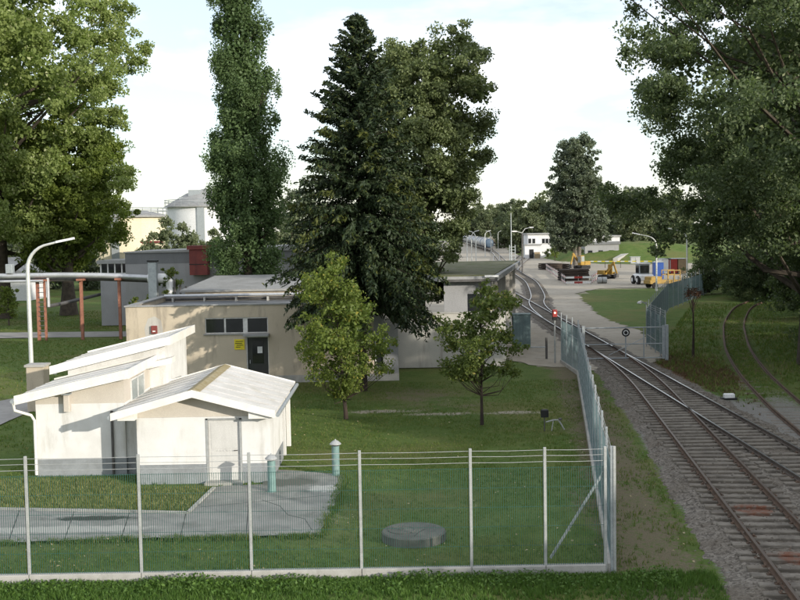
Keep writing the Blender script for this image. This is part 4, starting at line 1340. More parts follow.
for k in range(4):
    xa_ = a0 + 0.15 + k * (a1 - a0) / 4
    p_ = MB().box(xa_, xa_ + (a1 - a0) / 4 - 0.12, 95.96, 95.99, az0, az1).build('window', 'glass', an_)
    MB().box(xa_ - 0.12, xa_, 95.94, 95.985, az0, az1).build('frame', 'frame_white', p_)
MB().box(a0, a1, 95.93, 95.98, az1, az1 + 0.2).build('lintel', 'frame_white', an_)
MB().box(a0, a1, 95.93, 95.98, az0 - 0.2, az0).build('sill', 'frame_white', an_)

# far yellow block, white tower house
def storage_tank(px0, px1, yc, z_eave, z_top, mat, label):
    xc = (P(px0, 230, yc).x + P(px1, 230, yc).x) / 2
    rd = (P(px1, 230, yc).x - P(px0, 230, yc).x) / 2
    t = thing('storage_tank', (xc, yc, 0), label, 'storage tank')
    MB().lathe([(rd, 0), (rd, z_eave)], 48).build('shell', mat, t, True, world=False)
    MB().lathe([(rd + 0.55, z_eave + 0.01), (rd + 0.6, z_eave + 0.25), (rd + 0.1, z_eave + 0.5)], 48).build('wind_girder', 'roof_pale', t, True, world=False)
    MB().lathe([(rd + 0.1, z_eave + 0.51), (rd * 0.5, z_eave + 0.51 + (z_top - z_eave) * 0.62), (0.3, z_top)], 48).build('cone_roof', 'roof_pale', t, True, world=False)
    for zz in (0.7, 1.2):
        mb = MB().tube([((rd + 0.4) * math.cos(a), (rd + 0.4) * math.sin(a), z_eave + 0.4 + zz) for a in np.linspace(0, 2 * math.pi, 49)], 0.06, 5, False)
        mb.build('railing', 'galv', t, world=False)
    for k in range(28):
        a = 2 * math.pi * k / 28
        MB().beam(((rd + 0.4) * math.cos(a), (rd + 0.4) * math.sin(a), z_eave + 0.4), ((rd + 0.4) * math.cos(a), (rd + 0.4) * math.sin(a), z_eave + 1.6), 0.07).build('rail_post', 'galv', t, world=False)
    MB().box(-rd * 0.06, rd * 0.12, -rd - 0.25, -rd - 0.02, 0.3, z_eave).build('ladder', 'galv', t, world=False)
    for k in range(4):
        MB().lathe([(rd + 0.03, 2.4 * (k + 1)), (rd + 0.03, 2.4 * (k + 1) + 0.08)], 48).build('seam_band', mat, t, True, world=False)
    return t, rd, xc


TY = 232.0
t, rd, xc = storage_tank(168, 246, TY, P(190, 208, TY).z, P(205, 188.5, TY).z, 'far_white', 'big white storage tank with railings and conical roof behind the columnar poplar')
zt = P(190, 208, TY).z
MB().box(-rd * 0.35, -rd * 0.05, -rd * 0.55, -rd * 0.3, zt + 1.2, zt + 3.6).build('roof_platform', 'galv', t, world=False)
MB().box(-rd * 0.6, -rd * 0.48, -rd * 0.5, -rd * 0.3, zt + 1.0, zt + 2.2).build('roof_hatch', 'galv', t, world=False)
YY = 185.0
zy = P(140, 216, YY).z
t, rd, xc = storage_tank(84, 164.5, YY, zy - 0.3, zy + 0.9, 'far_yellow', 'cream yellow storage tank far behind the left trees')
t = thing('stair_hut', (P(150, 250, 172).x, 172, 0), 'small cream hut with red roof in front of the yellow tank', 'hut')
MB().box(P(142, 250, 170).x, P(158, 250, 170).x, 170, 173, 0, P(150, 243, 170).z).build('wall', 'far_yellow', t)
MB().box(P(141, 250, 170).x, P(159, 250, 170).x, 169.7, 173.3, P(150, 243, 170).z + 0.01, P(150, 243, 170).z + 0.3).build('roof', 'red_brown', t)

# small white range at the far left behind the pipe bridge
lw = thing('white_outbuilding', (-50, 135, 0), 'low white outbuilding with grey roof at the far left edge', 'building')
MB().box(P(-30, 290, 135).x, P(30, 290, 135).x, 135, 142, 0, P(10, 278, 135).z).build('wall', 'far_white', lw)
MB().prism([(P(-30, 290, 135).x - 0.5, P(10, 278, 135).z + 0.01), (P(30, 290, 135).x + 0.4, P(10, 278, 135).z + 0.01), (P(0, 290, 135).x, P(10, 258, 135).z)], 'y', 134.6, 142.4).build('roof', 'roof_grey', lw)

# ------------------------------------------------------------------ pipe bridge
PY = 83.4
pz = P(80, 276, PY).z
pb = thing('pipe_bridge', (P(82, 340, PY).x, PY, 0), 'silver pipes carried on rust red posts across the left lawn', 'pipe bridge')
xl, xr = -40.0, P(157, 278, PY).x
MB().tube([(xl, PY, pz + 0.1), (P(60, 276, PY).x, PY, pz + 0.1), (P(100, 276, PY).x, PY, pz + 0.02), (xr, PY, pz - 0.25)], 0.2, 12).build('pipe', 'pipe_silver', pb, True)
MB().tube([(xl, PY + 0.7, pz - 0.22), (P(100, 276, PY).x, PY + 0.7, pz - 0.26), (xr, PY + 0.7, pz - 0.5)], 0.17, 10).build('pipe', 'pipe_dark', pb, True)
MB().tube([(xl, PY - 0.5, pz - 0.28), (P(45, 276, PY).x, PY - 0.5, pz - 0.3)], 0.1, 10).build('pipe', 'pipe_silver', pb, True)
for px, tw_ in ((39.5, 1), (46.5, 0), (83, 1), (121, 1)):
    x = P(px, 340, PY).x
    MB().beam((x, PY, 0), (x, PY, pz - 0.2), 0.21 if tw_ else 0.15, 0.2).build('post', 'red_post', pb)
    MB().box(x - 0.25, x + 0.25, PY - 0.4, PY + 1.0, pz - 0.35, pz - 0.2).build('saddle', 'red_post', pb)
x = P(43, 340, PY).x
for k in range(12):
    MB().box(x - 0.18, x + 0.25, PY - 0.16, PY - 0.12, 0.4 + k * 0.36, 0.45 + k * 0.36).build('ladder_rung', 'pipe_dark', pb)
xv = P(48.5, 300, PY).x
MB().tube([(xv, PY, pz - 0.1), (xv, PY, 2.55)], 0.12, 8).build('riser_pipe', 'pipe_silver', pb, True)
MB().tube([(xv, PY, 2.6), (xv + 0.1, PY + 3, 2.6), (xv + 0.1, PY + 32, 2.75)], 0.14, 8).build('low_pipe', 'pipe_dark', pb, True)
for yy in (PY + 8, PY + 16, PY + 25):
    MB().beam((xv + 0.1, yy, 0), (xv + 0.1, yy, 2.5), 0.18).build('low_post', 'red_post', pb)
for px in (10,):
    x = P(px, 270, PY).x
    MB().bbox(x - 0.25, x + 0.25, PY - 0.3, PY + 0.3, pz + 0.31, pz + 1.0, 0.03).build('valve_box', 'galv', pb)
# grey duct post at the workshop corner
p = P(154, 303, 68.0)
t = thing('duct_post', (p.x, 68.0, 0), 'square grey duct standing at the workshop roof where the pipe arrives', 'duct')
MB().bbox(p.x - 0.26, p.x + 0.26, 67.75, 68.25, 0, P(154, 262, 68).z, 0.02).build('casing', 'galv', t)
MB().box(p.x - 0.3, p.x + 0.3, 67.7, 68.3, P(154, 262, 68).z + 0.002, P(154, 262, 68).z + 0.12).build('cap', 'black', t)
p2 = P(164, 278.5, 68)
MB().tube([(p.x - 0.4, 68.4, p2.z), (p2.x, 68.4, p2.z), (p2.x + 0.25, 68.4, p2.z - 0.2), (p2.x + 0.3, 68.4, 3.8)], [0.3, 0.3, 0.26, 0.2], 12).build('lagged_elbow', 'white', t, True)
for k in range(3):
    MB().tube([(p2.x + 0.6 + k * 0.35, 68.2, 3.8), (p2.x + 0.6 + k * 0.35, 68.2, p2.z - 0.1 - k * 0.2)], 0.07, 6).build('riser', 'pipe_dark', t)

# block cabinet beside lamp
cbx = P(38, 380, 50)
t = thing('block_cabinet', (cbx.x, 50, 0), 'small beige masonry cabinet behind the shed beside the lamp post', 'cabinet')
MB().bbox(cbx.x - 0.4, cbx.x + 0.4, 49.6, 50.4, 0, P(38, 366, 50).z, 0.02).build('body', 'facade', t)
MB().box(cbx.x - 0.46, cbx.x + 0.46, 49.54, 50.46, P(38, 366, 50).z + 0.003, P(38, 366, 50).z + 0.1).build('lid', 'concrete', t)


# ------------------------------------------------------------------ street lamps
def street_lamp(x, y, h, arm, label, group=None, r=0.08, head=0.75, rz=0.0, lean=0.0):
    t = thing('street_lamp', (x, y, 0), label, 'street lamp', group, rz)
    rad = min(1.6, h * 0.18)
    pts = [(0, 0, 0), (0, 0, h * 0.35), (0, 0, h - rad)]
    for k in range(1, 7):
        a = k / 6 * R(72)
        pts.append((rad * (1 - math.cos(a)), 0, h - rad + rad * math.sin(a)))
    ex, ez = pts[-1][0], pts[-1][2]
    pts.append((arm - head, 0, ez + (arm - head - ex) * 0.24))
    n = len(pts)
    MB().tube(pts, [r * (1.25 - 0.65 * i / (n - 1)) for i in range(n)], 10).build('pole', 'lamp_post', t, True, world=False)
    ax_, az_ = pts[-1][0], pts[-1][2]
    MB().hexa([(ax_ - 0.1, -0.1, az_ - 0.07), (ax_ + head, -0.13, az_ + 0.12), (ax_ + head, 0.13, az_ + 0.12), (ax_ - 0.1, 0.1, az_ - 0.07), (ax_ - 0.1, -0.07, az_ + 0.05), (ax_ + head, -0.06, az_ + 0.24), (ax_ + head, 0.06, az_ + 0.24), (ax_ - 0.1, 0.07, az_ + 0.05)]).build('lamp_head', 'white', t, world=False)
    MB().tube([(0, 0, 0), (0, 0, 0.5)], r * 1.7, 10).build('pole_sleeve', 'lamp_post', t, True, world=False)
    return t


lpx = P(32, 380, 60)
street_lamp(lpx.x, 60, 7.5, 2.6, 'tall pale street lamp with curved arm behind the left shed', None, 0.10, 0.9)
l1 = G(656.5, 291)
street_lamp(l1.x, l1.y, 6.6, 2.9, 'street lamp with curved arm left of the blue cabin', None, 0.09, 0.8, math.pi)
l2 = P(687, 250, 140)
street_lamp(l2.x, 140, 7.2, 2.4, 'street lamp half hidden among the right hand trees', None, 0.09, 0.8, math.pi)
for i, (px, yy) in enumerate(((467, 210), (471.5, 232), (475.8, 205), (485, 300), (491, 340), (498, 390), (503, 440))):
    p = P(px, 240, yy)
    street_lamp(p.x, yy, P(px, 231, yy).z, 1.6, ('leftmost', 'second from left', 'third from left', 'middle', 'third from right', 'second from right', 'rightmost')[i] + ' of the thin pale yard lamps beside the tank wagons', 'yard lamps by the tank wagons', 0.09, 0.7, 0.0 if i % 2 else math.pi)
# yard masts
p = G(522.5, 275)
t = thing('lamp_mast', (p.x, p.y, 0), 'dark lamp mast with two arms by the white yard building', 'mast')
hz_ = P(522, 233, p.y).z
MB().tube([(0, 0, 0), (0, 0, hz_)], [0.16, 0.1], 8).build('pole', 'pipe_dark', t, True, world=False)
MB().tube([(0, 0, hz_), (0.5, 0, hz_ + 0.7), (1.4, 0, hz_ + 0.9)], 0.06, 6).build('arm', 'lamp_post', t, True, world=False)
MB().tube([(0, 0, hz_), (-1.0, 0, hz_ + 0.3)], 0.06, 6).build('arm', 'lamp_post', t, True, world=False)
MB().bbox(1.2, 1.9, -0.15, 0.15, hz_ + 0.8, hz_ + 1.0, 0.03).build('lamp_head', 'white', t, world=False)
MB().bbox(-1.7, -0.9, -0.15, 0.15, hz_ + 0.2, hz_ + 0.4, 0.03).build('lamp_head', 'white', t, world=False)
p = G(511.5, 268)
t = thing('thin_mast', (p.x, p.y, 0), 'tall thin mast standing beyond the mossy roof', 'mast')
MB().tube([(0, 0, 0), (0, 0, P(511.5, 213, p.y).z)], [0.13, 0.06], 8).build('pole', 'galv', t, True, world=False)
MB().box(-0.3, 0.3, -0.3, 0.3, 0, 0.4).build('footing', 'concrete', t, world=False)
p = G(511.5, 266)
t = thing('signal_mast', (p.x - 0.4, p.y - 6, 0), 'grey lattice signal mast behind the mossy roof', 'mast')
zt_ = P(511, 245, p.y - 6).z
for s in (-0.55, 0.55):
    MB().beam((s, 0, 0), (s, 0, zt_), 0.16).build('leg', 'galv', t, world=False)
for k in range(7):
    MB().beam((-0.47, 0, 0.5 + k * (zt_ - 0.6) / 6.5), (0.47, 0, 0.5 + k * (zt_ - 0.6) / 6.5), 0.12).build('rung', 'galv', t, world=False)

# ------------------------------------------------------------------ far yard buildings
WY = 279.0
wb = thing('white_yard_building', (40, WY, 0), 'white two storey yard building with small windows beyond the curve', 'building')
a0, a1 = P(528, 250, WY).x, P(600, 250, WY).x
zt = P(545, 234.5, WY).z
MB().box(a0, a1, WY, WY + 10, 0, zt).build('wall', 'far_white', wb)
MB().box(a0 - 0.3, a1 + 0.3, WY - 0.4, WY + 10.3, zt + 0.01, zt + 0.35).build('roof', 'roof_pale', wb)
for px in (529.8, 533.8, 543.5, 547.0, 550.5, 553.5):
    x = P(px, 241, WY).x
    z = P(px, 241, WY).z
    wn = MB().box(x - 0.36, x + 0.36, WY - 0.05, WY - 0.01, z - 0.6, z + 0.6).build('window', 'glass', wb)
    MB().box(x - 0.45, x + 0.45, WY - 0.14, WY - 0.055, z - 0.75, z - 0.62).build('sill', 'frame_white', wn)
xa0, xa1 = P(525, 255, WY - 3).x, P(541, 255, WY - 3).x
an2 = MB().box(xa0, xa1, WY - 3, WY - 0.02, 0, 3.3).build('annex', 'far_white', wb)
MB().box(xa0 - 0.2, xa1 + 0.2, WY - 3.3, WY - 0.03, 3.31, 3.6).build('annex_roof', 'roof_pale', an2)
x = P(531.5, 255, WY - 3).x
MB().box(x - 0.55, x + 0.55, WY - 3.05, WY - 3.01, 0.05, 2.3).build('door', 'black', an2)
x = P(537, 255, WY - 3).x
MB().box(x - 0.7, x + 0.7, WY - 3.5, WY - 3.1, 0.0, 1.6).build('timber_stack', 'timber_light', an2)
gbd = thing('grey_yard_building', (48, 250, 0), 'grey yard building with white roof edge right of the centre tree', 'building')
GB = 252.0
a0, a1 = P(585, 250, GB).x, P(619, 250, GB).x
zt = P(600, 244.5, GB).z
MB().box(a0, a1, GB, GB + 12, 0, zt).build('wall', 'facade_grey', gbd)
MB().box(a0 - 0.2, a1 + 0.3, GB - 0.3, GB + 12, zt + 0.01, zt + 0.6).build('roof_edge', 'facade_grey_dark', gbd)
u0, u1 = P(592, 240, GB + 6).x, P(619, 240, GB + 6).x
up_ = MB().box(u0, u1, GB + 5, GB + 11, zt + 0.61, P(600, 237, GB + 5).z).build('upper_storey', 'far_white', gbd)
MB().box(u0 - 0.3, u1 + 0.3, GB + 4.7, GB + 11, P(600, 237, GB + 5).z + 0.01, P(600, 236, GB + 5).z + 0.1).build('upper_roof', 'roof_pale', up_)
for k in range(3):
    x = a0 + 1.2 + k * 2.4
    MB().box(x - 0.5, x + 0.5, GB - 0.05, GB - 0.01, 1.2, 2.3).build('window', 'glass', gbd)
# green embankment with a pale ramp
ex, ey = np.meshgrid(np.linspace(-22, 26, 40), np.linspace(-14, 30, 26))
ez = 3.9 * np.clip(1 - np.abs((ex + 2) / 20) ** 3, 0, 1) * np.clip((ey + 12) / 14, 0, 1) * np.clip((32 - ey) / 10, 0, 1) + 0.1 * rng.normal(0, 1, ex.shape) - 0.12
ep = P(650, 255, 255)
e_me = grid_mesh('embankment', ex + ep.x, ey + 255, ez, 'lawn_ground')
tag(link(e_me, 'embankment'), 'grassy embankment behind the construction yard', None, None, 'structure')
t = thing('concrete_ramp', (P(612, 258, 243).x, 243, 0), 'pale concrete ramp wall at the foot of the embankment', 'ramp')
MB().hexa([(P(613, 258, 243).x, 243, 0), (P(618, 258, 243).x, 243, 0), (P(640, 250, 256).x, 256, 0), (P(632, 250, 256).x, 256, 0), (P(613, 258, 243).x, 243, 0.7), (P(618, 258, 243).x, 243, 0.7), (P(640, 244, 256).x, 256, 2.6), (P(632, 244, 256).x, 256, 2.6)]).build('slab', 'concrete', t)

# ------------------------------------------------------------------ tank wagons
def tank_wagon(loc, rz, mat, endmat, label):
    t = thing('tank_wagon', loc, label, 'tank wagon', 'tank wagons in the yard', rz)
    L, rad, zc = 12.4, 1.5, 2.75
    prof = [(0.02, -L / 2), (0.75, -L / 2 + 0.1), (1.25, -L / 2 + 0.32), (rad, -L / 2 + 0.7), (rad, L / 2 - 0.7), (1.25, L / 2 - 0.32), (0.75, L / 2 - 0.1), (0.02, L / 2)]
    mb = MB().lathe(prof, 24)
    mb.v = [(x, z, y + zc) for x, y, z in mb.v]
    mb.build('tank', mat, t, True, world=False)
    mb = MB().lathe([(0.02, -L / 2 - 0.012), (0.75, -L / 2 + 0.088), (1.26, -L / 2 + 0.30), (rad + 0.012, -L / 2 + 0.69), (rad + 0.012, -L / 2 + 1.5)], 24)
    mb.v = [(x, z, y + zc) for x, y, z in mb.v]
    mb.build('end_cap', endmat, t, True, world=False)
    MB().box(-1.2, 1.2, -L / 2 - 0.6, L / 2 + 0.6, 1.0, 1.25).build('frame', 'pipe_dark', t, world=False)
    MB().lathe([(0.4, 4.15), (0.4, 4.5), (0.3, 4.55)], 12).build('dome', mat, t, True, world=False)
    MB().box(-0.45, 0.45, -L / 2 + 1, L / 2 - 1, 4.28, 4.33).build('walkway', 'galv', t, world=False)
    for y_ in (-4.9, -3.1, 3.1, 4.9):
        for s in (-0.75, 0.75):
            mb = MB().lathe([(0.46, -0.06), (0.46, 0.06)], 16)
            mb.v = [(z + s, x, y + 0.75) for x, y, z in mb.v]
            mb.build('wheel', 'pipe_dark', t, world=False)
    for s in (-0.85, 0.85):
        mb = MB().lathe([(0.08, -0.6), (0.08, 0), (0.24, 0.01), (0.24, 0.06)], 10)
        mb.v = [(x + s, -z - L / 2 - 0.7, y + 1.1) for x, y, z in mb.v]
        mb.build('buffer', 'pipe_dark', t, world=False)
    return t


def string(px, py, Y0, dirx, n, mats, lab):
    p = P(px, py, Y0)
    d = Vector((dirx, 1, 0)).normalized()
    rz = -math.atan2(d.x, d.y)
    for k in range(n):
        m, e = mats[k % len(mats)]
        q = Vector((p.x, Y0, 0)) + d * (7 + k * 14.2)
        tank_wagon(q, rz, m, e, lab[k])


string(489.5, 245, 362, 0.018, 13, [('tank_grey', 'tank_blue'), ('tank_grey', 'tank_grey')], ['grey tank wagon with blue end, nearest of its string'] + [o_ + ' tank wagon in the grey string counted from the blue ended one' for o_ in ('second', 'third', 'fourth', 'fifth', 'sixth', 'seventh', 'eighth', 'ninth', 'tenth', 'eleventh', 'twelfth', 'thirteenth')])
string(498.5, 239, 455, 0.02, 3, [('tank_tan', 'tank_tan')], ['tan tank wagon end seen between the grey and blue strings', 'second tan tank wagon from the near end of its string', 'farthest of the three tan tank wagons'])
string(505, 239, 470, 0.02, 3, [('tank_blue', 'tank_blue')], ['dark blue tank wagon at the right of the yard', 'second dark blue tank wagon from the near end of its string', 'farthest of the three dark blue tank wagons'])
for dx, lb in ((-5.0, 'yard track under the grey tank wagons'), (9.0, 'yard track under the tan tank wagons'), (14.0, 'yard track under the dark blue tank wagons')):
    q0 = P(489.5, 245, 362)
    pth = smooth_path([(XB + 8.0, 200, 0), (XB + 11 + dx * 0.3, 250, 0), (q0.x - 1 + dx * 0.6 + 2.5, 320, 0), (q0.x + dx + 5, 362, 0), (q0.x + dx + 10.5, 600, 0)], 8)
    track(lb, pth, 'rail_worn')

# ------------------------------------------------------------------ construction yard
def barrier(a, b, label):
    a, b = Vector((a.x, a.y, 0)), Vector((b.x, b.y, 0))
    t = thing('safety_barrier', a, label, 'barrier', 'red and white barriers round the sleeper piles')
    d = b - a
    L = d.length
    n = max(2, int(L / 1.1))
    for z in (0.25, 0.95):
        for k in range(n):
            p0, p1 = a + d * (k / n) + Vector((0, 0, z)), a + d * ((k + 0.985) / n) + Vector((0, 0, z))
            MB().beam(p0, p1, 0.05, 0.26).build('board', 'red_paint' if k % 2 else 'white', t)
    for k in range(int(L / 3) + 2):
        p = a + d * min(1, k / (int(L / 3) + 1))
        MB().beam(p + Vector((0, 0.08, 0)), p + Vector((0, 0.08, 1.2)), 0.07).build('stake', 'galv', t)


b0, b1, b2, b3 = G(544, 268.5), G(566, 284.5), G(591, 284), G(597, 280)
barrier(b0, b1, 'long red and white barrier along the road side of the sleeper piles')
barrier(b1, b2, 'red and white barrier across the near end of the sleeper piles')
barrier(b2, b3, 'short red and white barrier at the drum beside the excavator')


def pile(px, py, nw, nh, label, rz):
    p = G(px, py)
    t = thing('sleeper_pile', (p.x, p.y, 0), label, 'sleeper pile', 'piles of old sleepers', rz)
    me = MB().bbox(-1.3, 1.3, -0.13, 0.13, 0, 0.17, 0.01).mesh('old_sleeper', 'timber_dark')
    for j in range(nh):
        for k in range(nw):
            inst(me, 'old_sleeper', t, Vector((random.gauss(0, 0.05), k * 0.31, 0.18 * j + (0.1 if j % 2 else 0.05))), random.gauss(0, 0.02))
        if j % 2 == 0 and j:
            pass
    for x in (-0.9, 0.9):
        MB().box(x - 0.07, x + 0.07, -0.1, nw * 0.31, -0.02, 0.05).build('bearer', 'timber_dark', t, world=False)
    return t


pile(570.5, 281, 10, 9, 'tall dark pile of old sleepers, left of the pair behind the near barrier', 0.05)
pile(580, 280.5, 10, 9, 'tall dark pile of old sleepers, right of the pair behind the near barrier', -0.04)
pile(556, 270, 14, 6, 'low long pile of old sleepers farther back along the barrier', 0.4)
pile(563, 269, 12, 5, 'low loose pile of old sleepers under the centre tree', 0.3)


def excavator(loc, rz, label, s=1.0):
    t = thing('excavator', loc, label, 'excavator', 'yellow excavators in the yard', rz)
    for x in (-0.85, 0.85):
        tr = MB()
        prof = [(-1.3, 0.35), (-1.15, 0.08), (-0.95, 0), (0.95, 0), (1.15, 0.08), (1.3, 0.35), (1.15, 0.62), (0.95, 0.7), (-0.95, 0.7), (-1.15, 0.62)]
        tr.prism(prof, 'x', x - 0.22, x + 0.22)
        tr.build('crawler', 'tyre', t, world=False)
    MB().box(-0.62, 0.62, -0.7, 0.7, 0.3, 0.75).build('undercarriage', 'pipe_dark', t, world=False)
    MB().bbox(-0.95, 0.95, -0.2, 1.5, 0.8, 1.55, 0.08).build('body', 'machine_yellow', t, world=False)
    c = MB().bbox(0.0, 0.93, -1.25, -0.22, 0.8, 2.65, 0.08).build('cab', 'machine_yellow', t, world=False)
    MB().box(0.08, 0.86, -1.275, -1.255, 1.3, 2.5).build('window', 'glass_pale', c, world=False)
    MB().box(0.935, 0.95, -1.15, -0.35, 1.5, 2.5).build('window', 'glass_pale', c, world=False)
    MB().beam((-0.45, -0.4, 1.3), (-0.45, -2.1, 3.1), 0.26, 0.38).build('boom', 'machine_yellow', t, world=False)
    MB().beam((-0.45, -1.9, 3.0), (-0.45, -2.7, 1.0), 0.2, 0.28).build('stick', 'machine_yellow', t, world=False)
    MB().tube([(-0.45, -0.6, 1.7), (-0.45, -1.7, 2.4)], 0.07, 8).build('ram', 'galv_pale', t, world=False)
    MB().prism([(-2.9, 0.95), (-2.5, 1.0), (-2.25, 0.6), (-2.4, 0.25), (-2.85, 0.3)], 'x', -0.8, -0.1).build('bucket', 'pipe_dark', t, world=False)
    t.scale = (s, s, s)
    return t


p = G(608, 279)
excavator((p.x, p.y + 1, 0), 0.7, 'yellow excavator with raised boom right of the sleeper piles', 0.82)
p = G(582, 269)
excavator((p.x, p.y, 0), -0.9, 'yellow excavator half hidden behind the sleeper piles', 0.95)
p = G(602, 283.5)
t = thing('roller_drum', (p.x, p.y, 0), 'pale steel drum lying beside the near excavator', 'drum')
mb = MB().lathe([(0.4, -0.65), (0.45, -0.62), (0.45, 0.62), (0.4, 0.65)], 18)
mb.v = [(z, x, y + 0.45) for x, y, z in mb.v]
mb.build('drum', 'galv_pale', t, True, world=False)
mb = MB().lathe([(0.46, -0.05), (0.46, 0.05)], 18)
mb.v = [(z, x, y + 0.45) for x, y, z in mb.v]
mb.build('hoop', 'pipe_dark', t, True, world=False)

p = G(645, 284.5)
t = thing('compact_loader', (p.x, p.y + 1, 0), 'white compact loader with glazed cab facing the road', 'loader', rz=0.12)
MB().bbox(-1.0, 1.0, -1.4, 1.6, 0.5, 1.35, 0.15).build('body', 'white', t, world=False)
MB().bbox(-0.85, 0.85, -1.55, -1.28, 0.6, 1.25, 0.1).build('counterweight', 'white', t, world=False)
c = MB().bbox(-0.72, 0.72, -0.5, 1.1, 1.352, 2.75, 0.08).build('cab', 'galv', t, world=False)
MB().box(-0.62, 0.62, -0.52, -0.503, 1.5, 2.55).build('window', 'glass', c, world=False)
MB().box(-0.74, -0.723, -0.35, 0.95, 1.5, 2.55).build('window', 'glass', c, world=False)
MB().bbox(-0.8, 0.8, -0.6, 1.2, 2.752, 2.87, 0.03).build('cab_roof', 'white', c, world=False)
for x in (-1.0, 1.0):
    for y_ in (-0.85, 1.1):
        mb = MB().lathe([(0.3, -0.2), (0.56, -0.18), (0.6, -0.1), (0.6, 0.1), (0.56, 0.18), (0.3, 0.2)], 18)
        mb.v = [(z + x, xx + y_, yy + 0.6) for xx, yy, z in mb.v]
        wv = mb.build('wheel', 'tyre', t, True, world=False)
        mb = MB().lathe([(0.28, -0.215), (0.28, 0.215)], 14)
        mb.v = [(z + x, xx + y_, yy + 0.6) for xx, yy, z in mb.v]
        mb.build('rim', 'white', wv, True, world=False)
p = G(661, 288)
t = thing('track_trolley', (p.x + 0.3, p.y, 0), 'yellow works trolley with cage frame beside the fence', 'trolley', rz=0.25)
MB().bbox(-2.3, 2.0, -0.9, 0.9, 0.6, 1.05, 0.05).build('deck', 'machine_yellow', t, world=False)
MB().bbox(-2.2, -0.6, -0.85, 0.85, 1.053, 1.5, 0.1).build('bonnet', 'machine_yellow', t, world=False)
for x in (0.2, 1.1, 1.9):
    for y_ in (-0.8, 0.8):
        MB().beam((x, y_, 1.05), (x, y_, 2.2), 0.1).build('upright', 'machine_yellow', t, world=False)
for y_ in (-0.8, 0.8):
    for z in (1.65, 2.22):
        MB().beam((0.15, y_, z), (1.95, y_, z), 0.1).build('cage_bar', 'machine_yellow', t, world=False)
for x in (-1.6, 1.3):
    for y_ in (-0.85, 0.85):
        mb = MB().lathe([(0.36, -0.12), (0.4, -0.08), (0.4, 0.08), (0.36, 0.12)], 16)
        mb.v = [(xx + x, z + y_, yy + 0.4) for xx, yy, z in mb.v]
        mb.build('wheel', 'tyre', t, True, world=False)
p = P(658, 270, 160)
t = thing('portable_cabin', (p.x, 160, 0), 'tall blue portable cabin behind the works trolley', 'cabin')
MB().bbox(-0.7, 0.7, -0.6, 0.6, 0.08, 2.5, 0.05).build('body', 'blue_paint', t, world=False)
MB().box(-0.5, 0.5, -0.63, -0.605, 0.15, 2.15).build('door', 'blue_paint', t, world=False)
MB().prism([(-0.75, 2.503), (0.75, 2.503), (0, 2.75)], 'y', -0.65, 0.65).build('roof', 'galv', t, world=False)
for i, (px, mt, lb) in enumerate(((664.5, 'white', 'white storage container beside the blue cabin'), (671, 'red_paint', 'red storage container right of the white one'), (681, 'timber_light', 'brown storage container at the foot of the right hand trees'))):
    p = P(px, 270, 178)
    t = thing('storage_container', (p.x, 178, 0), lb, 'container', 'storage containers behind the fence')
    MB().bbox(-0.75, 0.75, -1.2, 1.2, 0.1, 2.4, 0.03).build('body', mt, t, world=False)
    for k in range(5):
        MB().box(-0.62 + k * 0.3, -0.54 + k * 0.3, -1.225, -1.203, 0.2, 2.3).build('rib', mt, t, world=False)
    MB().box(-0.8, 0.8, -1.25, 1.25, 2.403, 2.47).build('roof', 'galv', t, world=False)
p = P(635, 261, 225)
t = thing('switch_cabinet', (p.x, 225, 0), 'pale grey switch cabinet in front of the embankment', 'cabinet')
MB().bbox(-0.95, 0.95, -0.4, 0.4, 0.1, P(635, 257, 225).z, 0.03).build('body', 'galv_pale', t, world=False)
MB().box(-0.02, 0.02, -0.42, -0.402, 0.2, P(635, 257, 225).z - 0.1).build('door_gap', 'black', t, world=False)
MB().box(-1.05, 1.05, -0.5, 0.5, P(635, 257, 225).z + 0.002, P(635, 257, 225).z + 0.1).build('lid', 'galv', t, world=False)
# striped tape fence across the yard
ta, tb = G(590, 268), G(652, 268)
t = thing('tape_fence', (ta.x, ta.y, 0), 'yellow and white tape fence across the back of the yard', 'fence')
n = 16
for k in range(n):
    p0, p1 = ta.lerp(tb, k / n), ta.lerp(tb, (k + 0.985) / n)
    MB().beam(p0 + Vector((0, 0, 1.25)), p1 + Vector((0, 0, 1.25)), 0.04, 0.16).build('tape', 'sign_yellow' if k % 2 else 'white', t)
    if k % 4 == 0:
        MB().beam(p0 + Vector((0, 0.06, 0)), p0 + Vector((0, 0.06, 1.5)), 0.08).build('stake', 'timber_dark', t)


# ------------------------------------------------------------------ vegetation
def unit(v):
    return v / (np.linalg.norm(v, axis=-1, keepdims=True) + 1e-9)


def leaf_quads(c, size, r, aspect=0.62, up=0.35, axis=None):
    """diamond leaves at c (N,3)"""
    n = len(c)
    nrm = unit(r.normal(0, 1, (n, 3)) + np.array([0, 0, up]))
    a = r.normal(0, 1, (n, 3)) if axis is None else axis
    a = unit(a - nrm * np.sum(a * nrm, -1, keepdims=True))
    b = np.cross(nrm, a)
    s = (size * r.uniform(0.65, 1.3, n))[:, None] if np.isscalar(size) else size[:, None]
    fold = nrm * s * 0.12
    v = np.stack([c - a * s * 0.5, c + b * s * aspect * 0.5 + fold, c + a * s * 0.5, c - b * s * aspect * 0.5 + fold], 1)
    return v.reshape(-1, 3)


